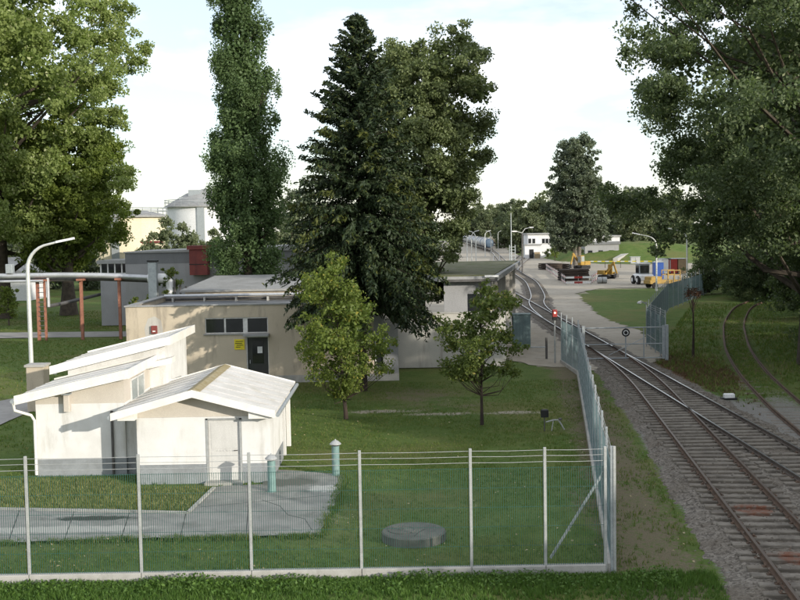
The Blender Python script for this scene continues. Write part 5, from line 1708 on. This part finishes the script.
def crown_points(r, z0, z1, prof, K, shell, lob, ph):
    tz = np.linspace(0, 1, 200)
    pr = np.interp(tz, [p[0] for p in prof], [p[1] for p in prof])
    cdf = np.cumsum(pr ** 1.4)
    cdf /= cdf[-1]
    t = np.interp(r.random(K), cdf, tz)
    rad = np.interp(t, tz, pr)
    a = r.random(K) * 2 * math.pi
    lobes = 1 + lob * (np.sin(3 * a + ph[0] + 6 * t) * 0.5 + np.sin(5 * a + ph[1] - 9 * t) * 0.4 + np.sin(2 * a + ph[2] + 14 * t) * 0.45 + np.sin(t * 31 + ph[3] + a) * 0.3)
    q = np.sqrt(shell + (1 - shell) * r.random(K))
    rr = rad * q * lobes
    return np.stack([rr * np.cos(a), rr * np.sin(a), z0 + (z1 - z0) * t], -1)


def crown_clusters(r, z0, z1, prof, K, sup, shell, lob, inner=0.18):
    """leaf tufts gathered on boughs, plus a filled inner crown"""
    ph = r.random(8) * 6.28
    ki = int(K * inner)
    ko = K - ki
    ns = max(10, ko // 9)
    sc_ = crown_points(r, z0, z1, prof, ns, shell, lob, ph)
    si = r.integers(0, ns, ko)
    off = np.clip(r.normal(0, 1, (ko, 3)), -1.5, 1.5) * sup * r.uniform(0.6, 1.4, ns)[si][:, None] * np.array([1, 1, 0.62])
    co = sc_[si] + off
    prof_i = [(a_, b_ * 0.72) for a_, b_ in prof]
    ci = crown_points(r, z0 + 0.05 * (z1 - z0), z1 - 0.08 * (z1 - z0), prof_i, ki, 0.0, lob, ph)
    st = r.random(ns)[si]
    tint = np.concatenate([0.6 * st + 0.4 * r.random(ko), 0.4 * r.random(ki)])  # inner leaves keep to darker tints, crown shade put into their colour
    return np.concatenate([co, ci]), np.concatenate([np.zeros(ko), np.ones(ki)]), tint


def tree_meshes(seed, H, z0, prof, K, per, rc, leaf, lmat, trunk_r, bark='bark', flat=0.75, up=0.35, shell=0.35, lob=0.22, limbs=26, lean=(0, 0), multi=1, twig=True, aspect=0.62, sup=1.15):
    r = np.random.default_rng(seed)
    cl, inn, ctint = crown_clusters(r, z0, H, prof, K, rc * sup, shell, lob)
    cl[:, 0] += lean[0] * cl[:, 2] / H
    cl[:, 1] += lean[1] * cl[:, 2] / H
    n = r.poisson(per, K) + 2
    idx = np.repeat(np.arange(K), n)
    rcs = rc * r.uniform(0.55, 1.35, K) * (1 + 0.7 * inn)
    off = r.normal(0, 1, (len(idx), 3))
    off = off / (np.linalg.norm(off, axis=1, keepdims=True) + 1e-6) * (r.random((len(idx), 1)) ** 0.5)
    off *= rcs[idx][:, None] * np.array([1, 1, flat])
    c = cl[idx] + off
    v = leaf_quads(c, leaf * r.uniform(0.65, 1.3, len(idx)) * (1 + 0.6 * inn[idx]), r, aspect, up)
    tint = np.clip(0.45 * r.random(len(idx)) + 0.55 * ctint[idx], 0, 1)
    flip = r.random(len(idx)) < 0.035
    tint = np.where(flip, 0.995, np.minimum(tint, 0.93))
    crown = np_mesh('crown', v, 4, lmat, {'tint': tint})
    mb = MB()
    for m in range(multi):
        ox = 0 if multi == 1 else 0.35 * math.cos(m * 2.4)
        pts = []
        for k in range(8):
            f = k / 7
            z = f * (z0 + (H - z0) * 0.82)
            pts.append((ox * (1 + 2 * f) + lean[0] * z / H + r.normal(0, 0.02) * H * 0.15 * f, lean[1] * z / H + r.normal(0, 0.02) * H * 0.15 * f, z))
        rs = [trunk_r * (1.35 if k == 0 else 1.0) * (1 - 0.9 * k / 7) + 0.01 for k in range(8)]
        mb.tube(pts, rs, 9, False)
    pk = r.choice(int(K * 0.8), min(limbs, int(K * 0.8)), replace=False)
    for k in pk:
        e = cl[k]
        zb = max(z0 * 0.7, e[2] - (0.35 + 0.35 * r.random()) * math.hypot(e[0], e[1]) - 0.4)
        zb = min(zb, H * 0.85)
        f = zb / (z0 + (H - z0) * 0.82)
        b0_ = np.array([lean[0] * zb / H, lean[1] * zb / H, zb])
        mid = b0_ * 0.5 + e * 0.5 + np.array([0, 0, -0.06 * H * r.random()]) + r.normal(0, 0.12, 3)
        rb = max(0.012, trunk_r * (1 - 0.9 * min(1, f)) * 0.45)
        mb.tube([tuple(b0_), tuple(mid), tuple(e)], [rb, rb * 0.6, rb * 0.18], 5, False)
    trunk = mb.mesh('trunk', bark, True)
    return trunk, crown


def plant(name, label, cat, loc, meshes, group=None, rz=0.0, s=1.0, sz=None):
    t = thing(name, loc, label, cat, group, rz)
    t.scale = (s, s, sz or s)
    for nm, me in zip(('trunk', 'crown', 'new_growth'), meshes):
        o = bpy.data.objects.new(nm, me)
        COL.objects.link(o)
        o.parent = t
    return t


# big left silver poplar
p = G(8, 318)
m = tree_meshes(11, 41, 5.5, [(0, 0.45), (0.04, 6.0), (0.15, 9.0), (0.4, 13.2), (0.58, 14.2), (0.75, 13.0), (0.9, 8), (1, 1)], 1500, 135, 1.0, 0.31, 'leaf_silver', 0.8, 'bark', shell=0.4, lob=0.26, limbs=40)
plant('poplar_tree', 'huge pale leaved poplar filling the top left corner', 'tree', (p.x - 0.5, p.y, 0), m)
p = G(69, 315)
m = tree_meshes(12, 20.5, 4.6, [(0, 2.0), (0.1, 4.2), (0.35, 5.8), (0.6, 5.6), (0.85, 3.6), (1, 0.5)], 600, 120, 0.75, 0.27, 'leaf_linden', 0.7, 'bark', limbs=24)
plant('linden_tree', 'dark green broad tree with thick trunk behind the pipe bridge', 'tree', (p.x, p.y, 0), m)
# Lombardy poplar
m = tree_meshes(13, 28.0, 2.6, [(0, 1.3), (0.06, 2.0), (0.2, 2.35), (0.4, 2.25), (0.6, 1.9), (0.78, 1.4), (0.9, 0.95), (1, 0.2)], 1000, 105, 0.46, 0.175, 'leaf_poplar', 0.4, 'bark', flat=2.0, up=0.0, shell=0.25, lob=0.06, limbs=24, lean=(-0.35, 0), sup=0.95)
plant('columnar_poplar', 'tall narrow columnar poplar rising behind the workshop', 'tree', (P(250, 280, 77).x, 77, 0), m)
# deciduous tree behind spruce
m = tree_meshes(24, 20.8, 3.2, [(0, 1.6), (0.12, 1.9), (0.26, 2.1), (0.38, 2.9), (0.5, 3.7), (0.66, 4.2), (0.82, 3.9), (0.93, 2.9), (1, 1.0)], 820, 150, 0.55, 0.18, 'leaf_dark', 0.35, 'bark', shell=0.35, lob=0.24, limbs=26, lean=(1.2, 0))
plant('broadleaf_tree', 'tall dark round topped tree standing behind the spruce', 'tree', (P(418, 300, 69).x, 69, 0), m)


# spruce
def spruce_meshes(seed, H, R0):
    r = np.random.default_rng(seed)
    mb = MB()
    mb.tube([(0, 0, 0), (0.05, 0, H * 0.5), (0.0, 0, H)], [0.22, 0.11, 0.012], 8, False)
    C, A, S, T, kind = [], [], [], [], []
    zz_all = []
    z = 4.3
    while z < H - 0.1:
        f = (z - 4.3) / (H - 4.3)
        zz_all += [z + r.uniform(-0.25, 0.25)] * 1
        z += 0.021 + 0.020 * f
    ga = 0.0
    for z in zz_all:
        f = min(1.0, max(0.0, (z - 4.3) / (H - 4.3)))
        ga += 2.39996 + r.normal(0, 0.25)
        a = ga
        L0 = R0 * (1 - f) ** 0.76 + 0.06
        if f < 0.10:
            L0 *= 0.80 + 2.0 * f
        L = L0 * (r.uniform(0.70, 1.0) + (0.16 if r.random() < 0.15 else 0))
        dx, dy = math.cos(a), math.sin(a)
        zz = min(z, H - 0.1)
        droop = 0.55 * (1 - f) ** 1.2 + 0.05
        rise = 0.12 + 0.73 * f

        def pos(s):
            return np.array([dx * L * s, dy * L * s, zz + L * (rise * s - droop * s * s + 0.35 * max(0, s - 0.7) ** 1.5)])
        mb.tube([tuple(pos(0)), tuple(pos(0.5)), tuple(pos(1))], [0.03 * (1 - f) + 0.010, 0.018, 0.005], 4, False)
        nt_ = max(5, int(L * 8.0))
        warm = math.sin(a * 1.5 + z * 0.9) > 0.5 and 0.12 < f < 0.62
        for k in range(nt_):
            s = (0.07 + 0.97 * (k + r.random()) / nt_)
            base = pos(min(s, 1.03))
            sd = 1 if k % 2 else -1
            tl = (0.16 + 0.46 * (1 - s * 0.72)) * min(1.0, 0.45 + L / 4.5) * r.uniform(0.7, 1.25)
            perp = np.array([-dy * sd, dx * sd, 0.0])
            fw = np.array([dx, dy, 0.0])
            tdir = unit(perp * 0.75 + fw * 0.75 + np.array([0, 0, -0.75 * (1 - f) + 0.35 * f]))
            for h in range(4):
                u_ = (h + 0.6) / 4
                pt = base + tdir * tl * u_ + np.array([0, 0, -0.22 * u_ * u_ * (1 - f)])
                for e in range(2):
                    C.append(pt + r.normal(0, 0.05, 3))
                    ax_ = tdir + r.normal(0, 0.4, 3)
                    if e:
                        ax_ = ax_ + np.array([0, 0, -1.1 * (1 - f)])
                    A.append(ax_)
                    S.append(0.27 * r.uniform(0.7, 1.3))
                    T.append(r.random())
                    kind.append(1 if (s > 0.72 and r.random() < (0.75 if warm else 0.10)) else 0)
    C, A, S, T, kind = (np.array(x) for x in (C, A, S, T, kind))
    out = [mb.mesh('trunk', 'timber_dark', True)]
    for kk, mt in ((0, 'leaf_spruce'), (1, 'leaf_spruce_tip')):
        s_ = kind == kk
        v = leaf_quads(C[s_], S[s_], r, 0.34, 0.3, A[s_])
        out.append(np_mesh('crown' if kk == 0 else 'new_growth', v, 4, mt, {'tint': T[s_]}))
    return out


plant('spruce_tree', 'large dark spruce with drooping boughs in front of the workshop', 'tree', (P(363, 380, 54.3).x, 54.3, 0), spruce_meshes(5, 18.3, 4.6))

# young trees on the lawn
p = G(345, 419)
m = tree_meshes(27, 7.0, 1.15, [(0, 0.5), (0.12, 1.4), (0.35, 1.95), (0.6, 1.7), (0.82, 1.0), (1, 0.15)], 380, 46, 0.29, 0.115, 'leaf_young', 0.07, 'timber_dark', shell=0.1, lob=0.3, limbs=60, multi=1, lean=(-0.45, 0))
plant('young_tree', 'young yellow green tree in front of the spruce on the lawn', 'tree', (p.x + 0.05, p.y, 0), m)
p = G(482, 425)
m = tree_meshes(22, 6.75, 1.7, [(0, 0.45), (0.1, 1.35), (0.3, 1.75), (0.55, 1.5), (0.8, 0.8), (1, 0.1)], 210, 38, 0.28, 0.13, 'leaf_young_dark', 0.055, 'timber_dark', shell=0.15, lob=0.34, limbs=60)
plant('young_tree', 'thin trunked sapling in front of the pillared hall', 'tree', (p.x, p.y, 0), m)

# dead topped sapling right of the gate
p = G(693, 357.5)
r_ = np.random.default_rng(31)
mb = MB()
mb.tube([(0, 0, 0), (0.03, 0, 1.6), (0, 0, 3.3)], [0.09, 0.06, 0.04], 7, False)
cs = []
for k in range(16):
    a = k * 2.4
    e = (0.45 * math.cos(a) * r_.uniform(0.5, 1), 0.45 * math.sin(a) * r_.uniform(0.5, 1), 3.3 + r_.uniform(0.3, 0.75))
    mb.tube([(0, 0, 2.6 + 0.04 * k), e], [0.018, 0.006], 4, False)
    cs.append(e)
cs = np.array(cs)[np.repeat(np.arange(16), 45)] + r_.normal(0, 0.1, (720, 3))
plant('dead_sapling', 'thin sapling with brown withered top beside the siding', 'tree', (p.x, p.y, 0), (mb.mesh('trunk', 'timber_dark', True), np_mesh('crown', leaf_quads(cs, 0.09, r_), 4, 'leaf_dead', {'tint': r_.random(720)})))

# right hand trees
mR = tree_meshes(41, 31, 4.6, [(0, 3.5), (0.08, 7.6), (0.25, 9.6), (0.42, 10.6), (0.62, 10.0), (0.8, 8), (0.92, 5), (1, 1)], 1500, 140, 0.78, 0.20, 'leaf_right', 0.55, 'bark', shell=0.35, lob=0.3, limbs=46)
mR2 = tree_meshes(42, 27, 2.6, [(0, 3.0), (0.1, 6.0), (0.3, 7.8), (0.55, 7.8), (0.8, 5.5), (1, 0.8)], 980, 130, 0.78, 0.215, 'leaf_right', 0.5, 'bark', shell=0.35, lob=0.28, limbs=34)
plant('poplar_tree', 'great dark poplar overhanging the siding at the upper right', 'tree', (23.0, 61.5, 0), mR, 'trees along the siding')
plant('broadleaf_tree', 'unseen medium tree added for shade on the right, nearer the bridge', 'tree', (27.5, 26, 0), mR2, 'trees along the siding', 2.2, 0.6)  # unseen tree, added to shade the workshop front
plant('broadleaf_tree', 'dark tree behind the siding curve with low hanging boughs', 'tree', (31.5, 80, 0.5), mR2, 'trees along the siding', 0.7, 1.05)
plant('broadleaf_tree', 'dense dark tree at the right edge beyond the siding', 'tree', (38, 72, 0.8), mR2, 'trees along the siding', 3.7, 1.1)
plant('broadleaf_tree', 'dark tree leaning over the long mesh fence', 'tree', (40.5, 112, 0.3), mR2, 'trees along the siding', 1.9, 1.0)
plant('broadleaf_tree', 'dark tree behind the containers and far lamp', 'tree', (46, 135, 0), mR2, 'trees along the siding', 4.4, 1.0)
plant('broadleaf_tree', 'dark tree right of the embankment', 'tree', (55, 165, 0), mR2, 'trees along the siding', 5.4, 1.0)
plant('broadleaf_tree', 'unseen medium tree added for shade on the right, beside the great poplar', 'tree', (28.0, 35, 0), mR2, 'trees along the siding', 2.9, 0.6)  # second unseen tree added to keep sun off the workshop front
# unseen thicket added right of the bridge to shade lawn and tracks
mT = tree_meshes(44, 7.3, 0.3, [(0, 2.2), (0.3, 3.0), (0.7, 2.9), (0.92, 2.2), (1, 1.3)], 260, 60, 0.7, 0.24, 'leaf_linden', 0.12, 'bark', shell=0.1, lob=0.1, limbs=20, multi=3)
for i, yy in enumerate((-13, -9, -5, -1, 3, 7, 11, 15, 19, 23, 27, 31, 35, 39)):
    plant('shade_shrub', 'unseen tall shrub added for shade in the thicket right of the line', 'shrub', (24.5 + 0.8 * math.sin(i * 2.1), yy, 0), mT, 'thicket right of the line', i * 1.3, 1.0, 1.0 - 0.03 * (i % 3))
mU = tree_meshes(45, 6.0, 0.2, [(0, 2.2), (0.3, 2.9), (0.7, 2.5), (1, 0.8)], 240, 60, 0.6, 0.19, 'leaf_right', 0.1, 'bark', shell=0.15, limbs=20, multi=3)
for i, (x, yy, s) in enumerate(((27.5, 68, 1.0), (31, 70, 1.25), (29.5, 62, 1.1), (34, 92, 1.3), (38, 97, 1.3), (34, 64, 1.4), (45, 116, 1.3), (31.5, 56, 1.3), (35, 86, 1.1), (37.5, 92, 1.25), (39.5, 100, 1.2), (43, 107, 1.3), (33, 77, 1.1), (35.0, 113.5, 0.7), (38.0, 114, 0.8), (27.5, 52.5, 1.25), (28.5, 47.5, 1.3), (28.5, 43, 1.25), (38.5, 119, 0.9), (34, 121, 0.8))):  # the nearest shrubs are unseen, added to shade the gate
    plant('undergrowth_shrub', 'dark undergrowth shrub below the right hand trees', 'shrub', (x, yy, 0.4), mU, 'undergrowth along the siding', i * 1.7, s)

# centre tree, far wood
mC = tree_meshes(54, 26, 3.4, [(0, 2.6), (0.08, 4.6), (0.3, 5.6), (0.6, 5.4), (0.85, 4.2), (0.95, 2.8), (1, 1.2)], 560, 110, 0.85, 0.42, 'leaf_centre', 0.45, 'bark_pale', shell=0.2, lob=0.08, sup=1.5, limbs=26, multi=2)
p = G(577, 266)
plant('centre_tree', 'tall grey green tree in the yard above the sleeper piles', 'tree', (p.x, p.y, 0), mC)
far = []
for k, lm in enumerate(('leaf_far', 'leaf_far_dark', 'leaf_far')):
    far.append(tree_meshes(60 + k, 19 + 2 * k, 1.0, [(0, 3.2), (0.2, 5.2), (0.55, 5.6), (0.85, 3.9), (1, 0.8)], 190, 48, 1.25, 0.75, lm, 0.35, 'bark', lob=0.28, limbs=14))
rw = random.Random(5)
spots = []
for k in range(34):
    yy = rw.uniform(330, 470)
    px = 500 + 180 * (k + rw.random()) / 34
    spots.append((P(px, 230, yy).x, yy))
for k in range(15):
    yy = rw.uniform(600, 700)
    spots.append((P(462 + 50 * (k + rw.random()) / 15, 230, yy).x, yy))
for i, (x, yy) in enumerate(spots):
    s = rw.uniform(0.7, 1.0) * (1.0 if yy < 500 else 1.15) * (0.9 if x < 75 else 1.1)
    plant('wood_tree', 'tree in the far wood closing the view behind the yard', 'tree', (x, yy, 0), far[i % 3], 'far wood behind the yard', rw.random() * 6, s)
for i, (px, yy, s, lb) in enumerate(((168, 150, 0.5, 'round pale green tree in front of the yellow tank'), (186, 152, 0.46, 'pale tree in front of the white storage tank'), (215, 160, 0.42, 'low tree left of the columnar poplar base'), (292, 190, 0.55, 'distant tree between the columnar poplar and the spruce'), (150, 148, 0.4, 'small tree at the foot of the yellow tank'), (300, 240, 0.8, 'far dark tree behind the spruce'))):
    plant('garden_tree', lb, 'tree', (P(px, 240, yy).x, yy, 0), far[0 if i != 5 else 1], None, i * 1.1, s)
for i, (px, yy, s, lb) in enumerate(((-20, 150, 0.95, 'background tree at the far left edge'), (30, 165, 0.9, 'background tree behind the linden'), (85, 160, 0.75, 'background tree right of the linden trunk'))):
    plant('garden_tree', lb, 'tree', (P(px, 240, yy).x, yy, 0), far[1], None, i * 2.1, s)
p = G(7, 316)
mY = tree_meshes(71, 3.6, 0.9, [(0, 0.5), (0.4, 1.0), (1, 0.2)], 70, 40, 0.3, 0.16, 'leaf_linden', 0.06, 'bark', limbs=14)
plant('young_tree', 'little dark tree on the lawn at the left edge', 'tree', (P(8, 300, 98).x, 98, 0), mY)
for i, (px, py, s) in enumerate(((555, 261, 0.9), (548, 259, 0.6))):
    p = G(px, py)
    plant('young_tree', ('small round tree in front of the white yard building', 'tiny tree beside the white yard building')[i], 'tree', (p.x, p.y, 0), mY, None, i, s * 1.2)
# climbing weeds on pipe risers
mW = tree_meshes(72, 2.2, 0.2, [(0, 0.5), (0.5, 0.6), (1, 0.2)], 40, 40, 0.2, 0.13, 'leaf_young_dark', 0.02, 'bark', limbs=10)
plant('climbing_plant', 'green climber tangled round the pipes at the workshop corner', 'climber', (P(168, 290, 68.5).x, 68.6, 3.8), mW)
plant('climbing_plant', 'thin green weed standing before the grey block wall', 'climber', (P(141, 300, 80).x, 80, 0), mW, None, 1.0, 1.7)


# ------------------------------------------------------------------ grass
def blades(n, xy, h, wdt, mat, label, name, lean=0.5, seed=0, per=4):
    r = np.random.default_rng(seed)
    c = np.repeat(xy, per, 0) + r.normal(0, 0.035, (len(xy) * per, 2))
    m_ = len(c)
    hh = np.repeat(h, per) * r.uniform(0.5, 1.25, m_)
    a = r.random(m_) * 6.28
    w_ = wdt * r.uniform(0.7, 1.3, m_)
    la = r.random(m_) * 6.28
    ln = hh * lean * r.random(m_)
    base = np.stack([c[:, 0], c[:, 1], np.full(m_, -0.03)], -1)
    s = np.stack([np.cos(a) * w_ / 2, np.sin(a) * w_ / 2, np.zeros(m_)], -1)
    top = base + np.stack([np.cos(la) * ln, np.sin(la) * ln, hh + 0.03], -1)
    v = np.stack([base - s, base + s, top], 1).reshape(-1, 3)
    o = link(np_mesh(name, v, 3, mat, {'tint': r.random(m_)}), name)
    tag(o, label, 'grass', None, 'stuff')


def ok_mask(x, y, margin=0.0):
    k = ~in_poly(x, y, apron)
    k &= ~in_poly(x, y, road_poly)
    k &= np.minimum(dist_path(x, y, path_A[::3]), dist_path(x, y, [path_B[0], path_B[-1]])) > 2.0
    for (a, b, c, d) in ((X0, X1 + 0.6, S1Y, 44), (F0, F1, FY0, FY1 + 2), (mb0, mb1, MY, MY + 9), (mb1, 9, YW, 95)):
        k &= ~((x > a) & (x < b) & (y > c) & (y < d))
    return k


r_ = np.random.default_rng(90)
# tall weeds in front of the fence
n = 5200
x, y = r_.uniform(-11.5, 7.5, n), yF - 0.12 - np.abs(r_.normal(0, 0.9, n))
k = (y > 22) & ok_mask(x, y)
x, y = x[k], y[k]
cl_ = 0.5 + 0.5 * np.sin(x * 1.7 + 0.6) * np.sin(x * 0.63 + 2)
blades(len(x), np.stack([x, y], -1), 0.09 + 0.13 * cl_ * r_.random(len(x)), 0.022, 'weed', 'bright green weeds along the foot of the front fence', 'verge_weeds', 0.9, 1, 7)
# broad leaved weeds
n = 5200
wx = r_.uniform(-11, 6.2, n)
wy = yF - 0.15 - np.abs(r_.normal(0, 0.55, n))
wh = (0.05 + 0.2 * (0.5 + 0.5 * np.sin(wx * 1.7 + 0.6) * np.sin(wx * 0.63 + 2))) * r_.random(n)
kk_ = np.minimum(dist_path(wx, wy, path_A[::3]), 9) > 2.3
c = np.stack([wx, wy, wh], -1)[kk_]
tag(link(np_mesh('verge_herbs', leaf_quads(c, 0.085, r_, 0.6, 0.9), 4, 'weed', {'tint': r_.random(len(c))}), 'verge_herbs'), 'broad leaved herbs along the foot of the front fence', 'weeds', None, 'stuff')
# lawn inside the fence
n = 42000
x, y = r_.uniform(-13.5, 9.3, n), yF + 0.15 + 32 * r_.random(n) ** 1.25
xf = c0.x + (y - c0.y) * (c1.x - c0.x) / (c1.y - c0.y)
k = ok_mask(x, y) & (x < xf - 0.12) & (r_.random(n) < 0.35 + 0.65 * (np.sin(x * 0.9 + 1) * np.sin(y * 0.7) > -0.35))
x, y = x[k], y[k]
blades(len(x), np.stack([x, y], -1), r_.uniform(0.03, 0.075, len(x)), 0.016, 'blade', 'short lawn grass inside the fenced compound', 'lawn_grass', 0.9, 2, 4)
# sunlit bed in front of the shed
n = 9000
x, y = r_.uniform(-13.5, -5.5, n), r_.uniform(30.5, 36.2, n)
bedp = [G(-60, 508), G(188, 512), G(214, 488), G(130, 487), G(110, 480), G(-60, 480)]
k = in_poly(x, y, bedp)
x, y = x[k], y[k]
blades(len(x), np.stack([x, y], -1), r_.uniform(0.05, 0.12, len(x)), 0.024, 'blade_bed_sunlit', 'longer grass, coloured as sunlit, of the small bed in front of the shed', 'bed_grass', 0.8, 8, 5)
# verge between fence and track
n = 7500
y = 20 + 42 * r_.random(n) ** 1.3
xf = c0.x + (y - c0.y) * (c1.x - c0.x) / (c1.y - c0.y)
x = xf + r_.uniform(0.1, 4.0, n)
k = ok_mask(x, y) & (np.sin(x * 2.1 + y * 0.5) * np.sin(y * 0.6 + 1) + r_.normal(0, 0.5, n) > -0.1)
x, y = x[k], y[k]
blades(len(x), np.stack([x, y], -1), r_.uniform(0.03, 0.10, len(x)), 0.02, 'blade', 'patchy grass between the fence and the branch track', 'verge_grass', 0.9, 3, 4)
# rough grass right of the tracks
n = 26000
y = 34 + 75 * r_.random(n) ** 1.2
x = XB + 2 + 26 * r_.random(n)
dc_ = dist_path(x, y, path_C[::2])
lim_ = 16.5 + np.clip(y - 70, 0, 80) * 0.32
k = ok_mask(x, y) & (dc_ > 0.95 + 0.4 * r_.random(n)) & ((y < 64) | (x > lim_)) & ((y > 52) | (x > XB + 5.0) | (r_.random(n) < 0.08))
x, y = x[k], y[k]
blades(len(x), np.stack([x, y], -1), r_.uniform(0.08, 0.26, len(x)), 0.04, 'blade', 'rough green grass round the overgrown siding', 'rough_grass', 1.0, 4, 4)
c = G(690, 371)
n = 3000
x, y = c.x + r_.normal(0, 1.7, n), c.y + r_.normal(0, 4.4, n)
k = ok_mask(x, y) & (dist_path(x, y, path_C[::2]) > 1.0) & (x > XB + 2.0)
x, y = x[k], y[k]
blades(len(x), np.stack([x, y], -1), r_.uniform(0.04, 0.16, len(x)), 0.03, 'blade_dry', 'dry brown grass between the straight track and the siding', 'dry_grass', 1.0, 5, 5)
# siding itself is grown over
n = 3500
s_ = r_.integers(20, len(path_C) - 1, n)
pcx, pcy = np.array([path_C[i].x for i in s_]), np.array([path_C[i].y for i in s_])
x, y = pcx + r_.uniform(-0.6, 0.6, n), pcy + r_.uniform(-0.6, 0.6, n)
k = y > 50
blades(k.sum(), np.stack([x[k], y[k]], -1), r_.uniform(0.04, 0.11, k.sum()), 0.03, 'blade', 'thin grass growing between the siding rails', 'siding_grass', 1.0, 6, 4)
# left lawns
n = 24000
x, y = r_.uniform(-42, -12.8, n), 40 + 75 * r_.random(n)
k = ok_mask(x, y) & ~((y > 84) & (y < 92)) & ~in_poly(x, y, [G(-80, 440), G(0, 425), G(30, 412), G(40, 402), G(22, 397), G(0, 401), G(-80, 412)])
x, y = x[k], y[k]
blades(len(x), np.stack([x, y], -1), r_.uniform(0.04, 0.1, len(x)), 0.035, 'blade', 'mown grass of the left lawn under the pipe bridge', 'left_lawn_grass', 0.9, 7, 4)
# grass creeping over the apron edge
n = 5200
ap = [Vector((p.x, p.y, 0)) for p in apron]
ei = r_.integers(4, 10, n)
tt = r_.random(n)
x = np.array([ap[i].x + (ap[(i + 1) % 12].x - ap[i].x) * t_ for i, t_ in zip(ei, tt)]) + r_.normal(0, 0.10, n)
y = np.array([ap[i].y + (ap[(i + 1) % 12].y - ap[i].y) * t_ for i, t_ in zip(ei, tt)]) + r_.normal(0, 0.10, n)
k = np.sin(x * 3.1) * np.sin(y * 2.3 + x) + r_.normal(0, 0.5, n) > -0.2
blades(k.sum(), np.stack([x[k], y[k]], -1), r_.uniform(0.05, 0.11, k.sum()), 0.02, 'blade', 'grass creeping over the edge of the paving', 'edge_grass', 0.9, 9, 4)
# fallen leaves
n = 420
x, y = r_.uniform(-12, 8.5, n), yF + 0.3 + 26 * r_.random(n) ** 1.4
k = ok_mask(x, y)
x, y = x[k], y[k]
c = np.stack([x, y, np.full(len(x), 0.05)], -1)
tag(link(np_mesh('fallen_leaves', leaf_quads(c, 0.07, r_, 0.7, 3.0), 4, 'dead_leaf', {'tint': r_.random(len(x))}), 'fallen_leaves'), 'pale fallen leaves scattered over the lawn', 'leaves', None, 'stuff')
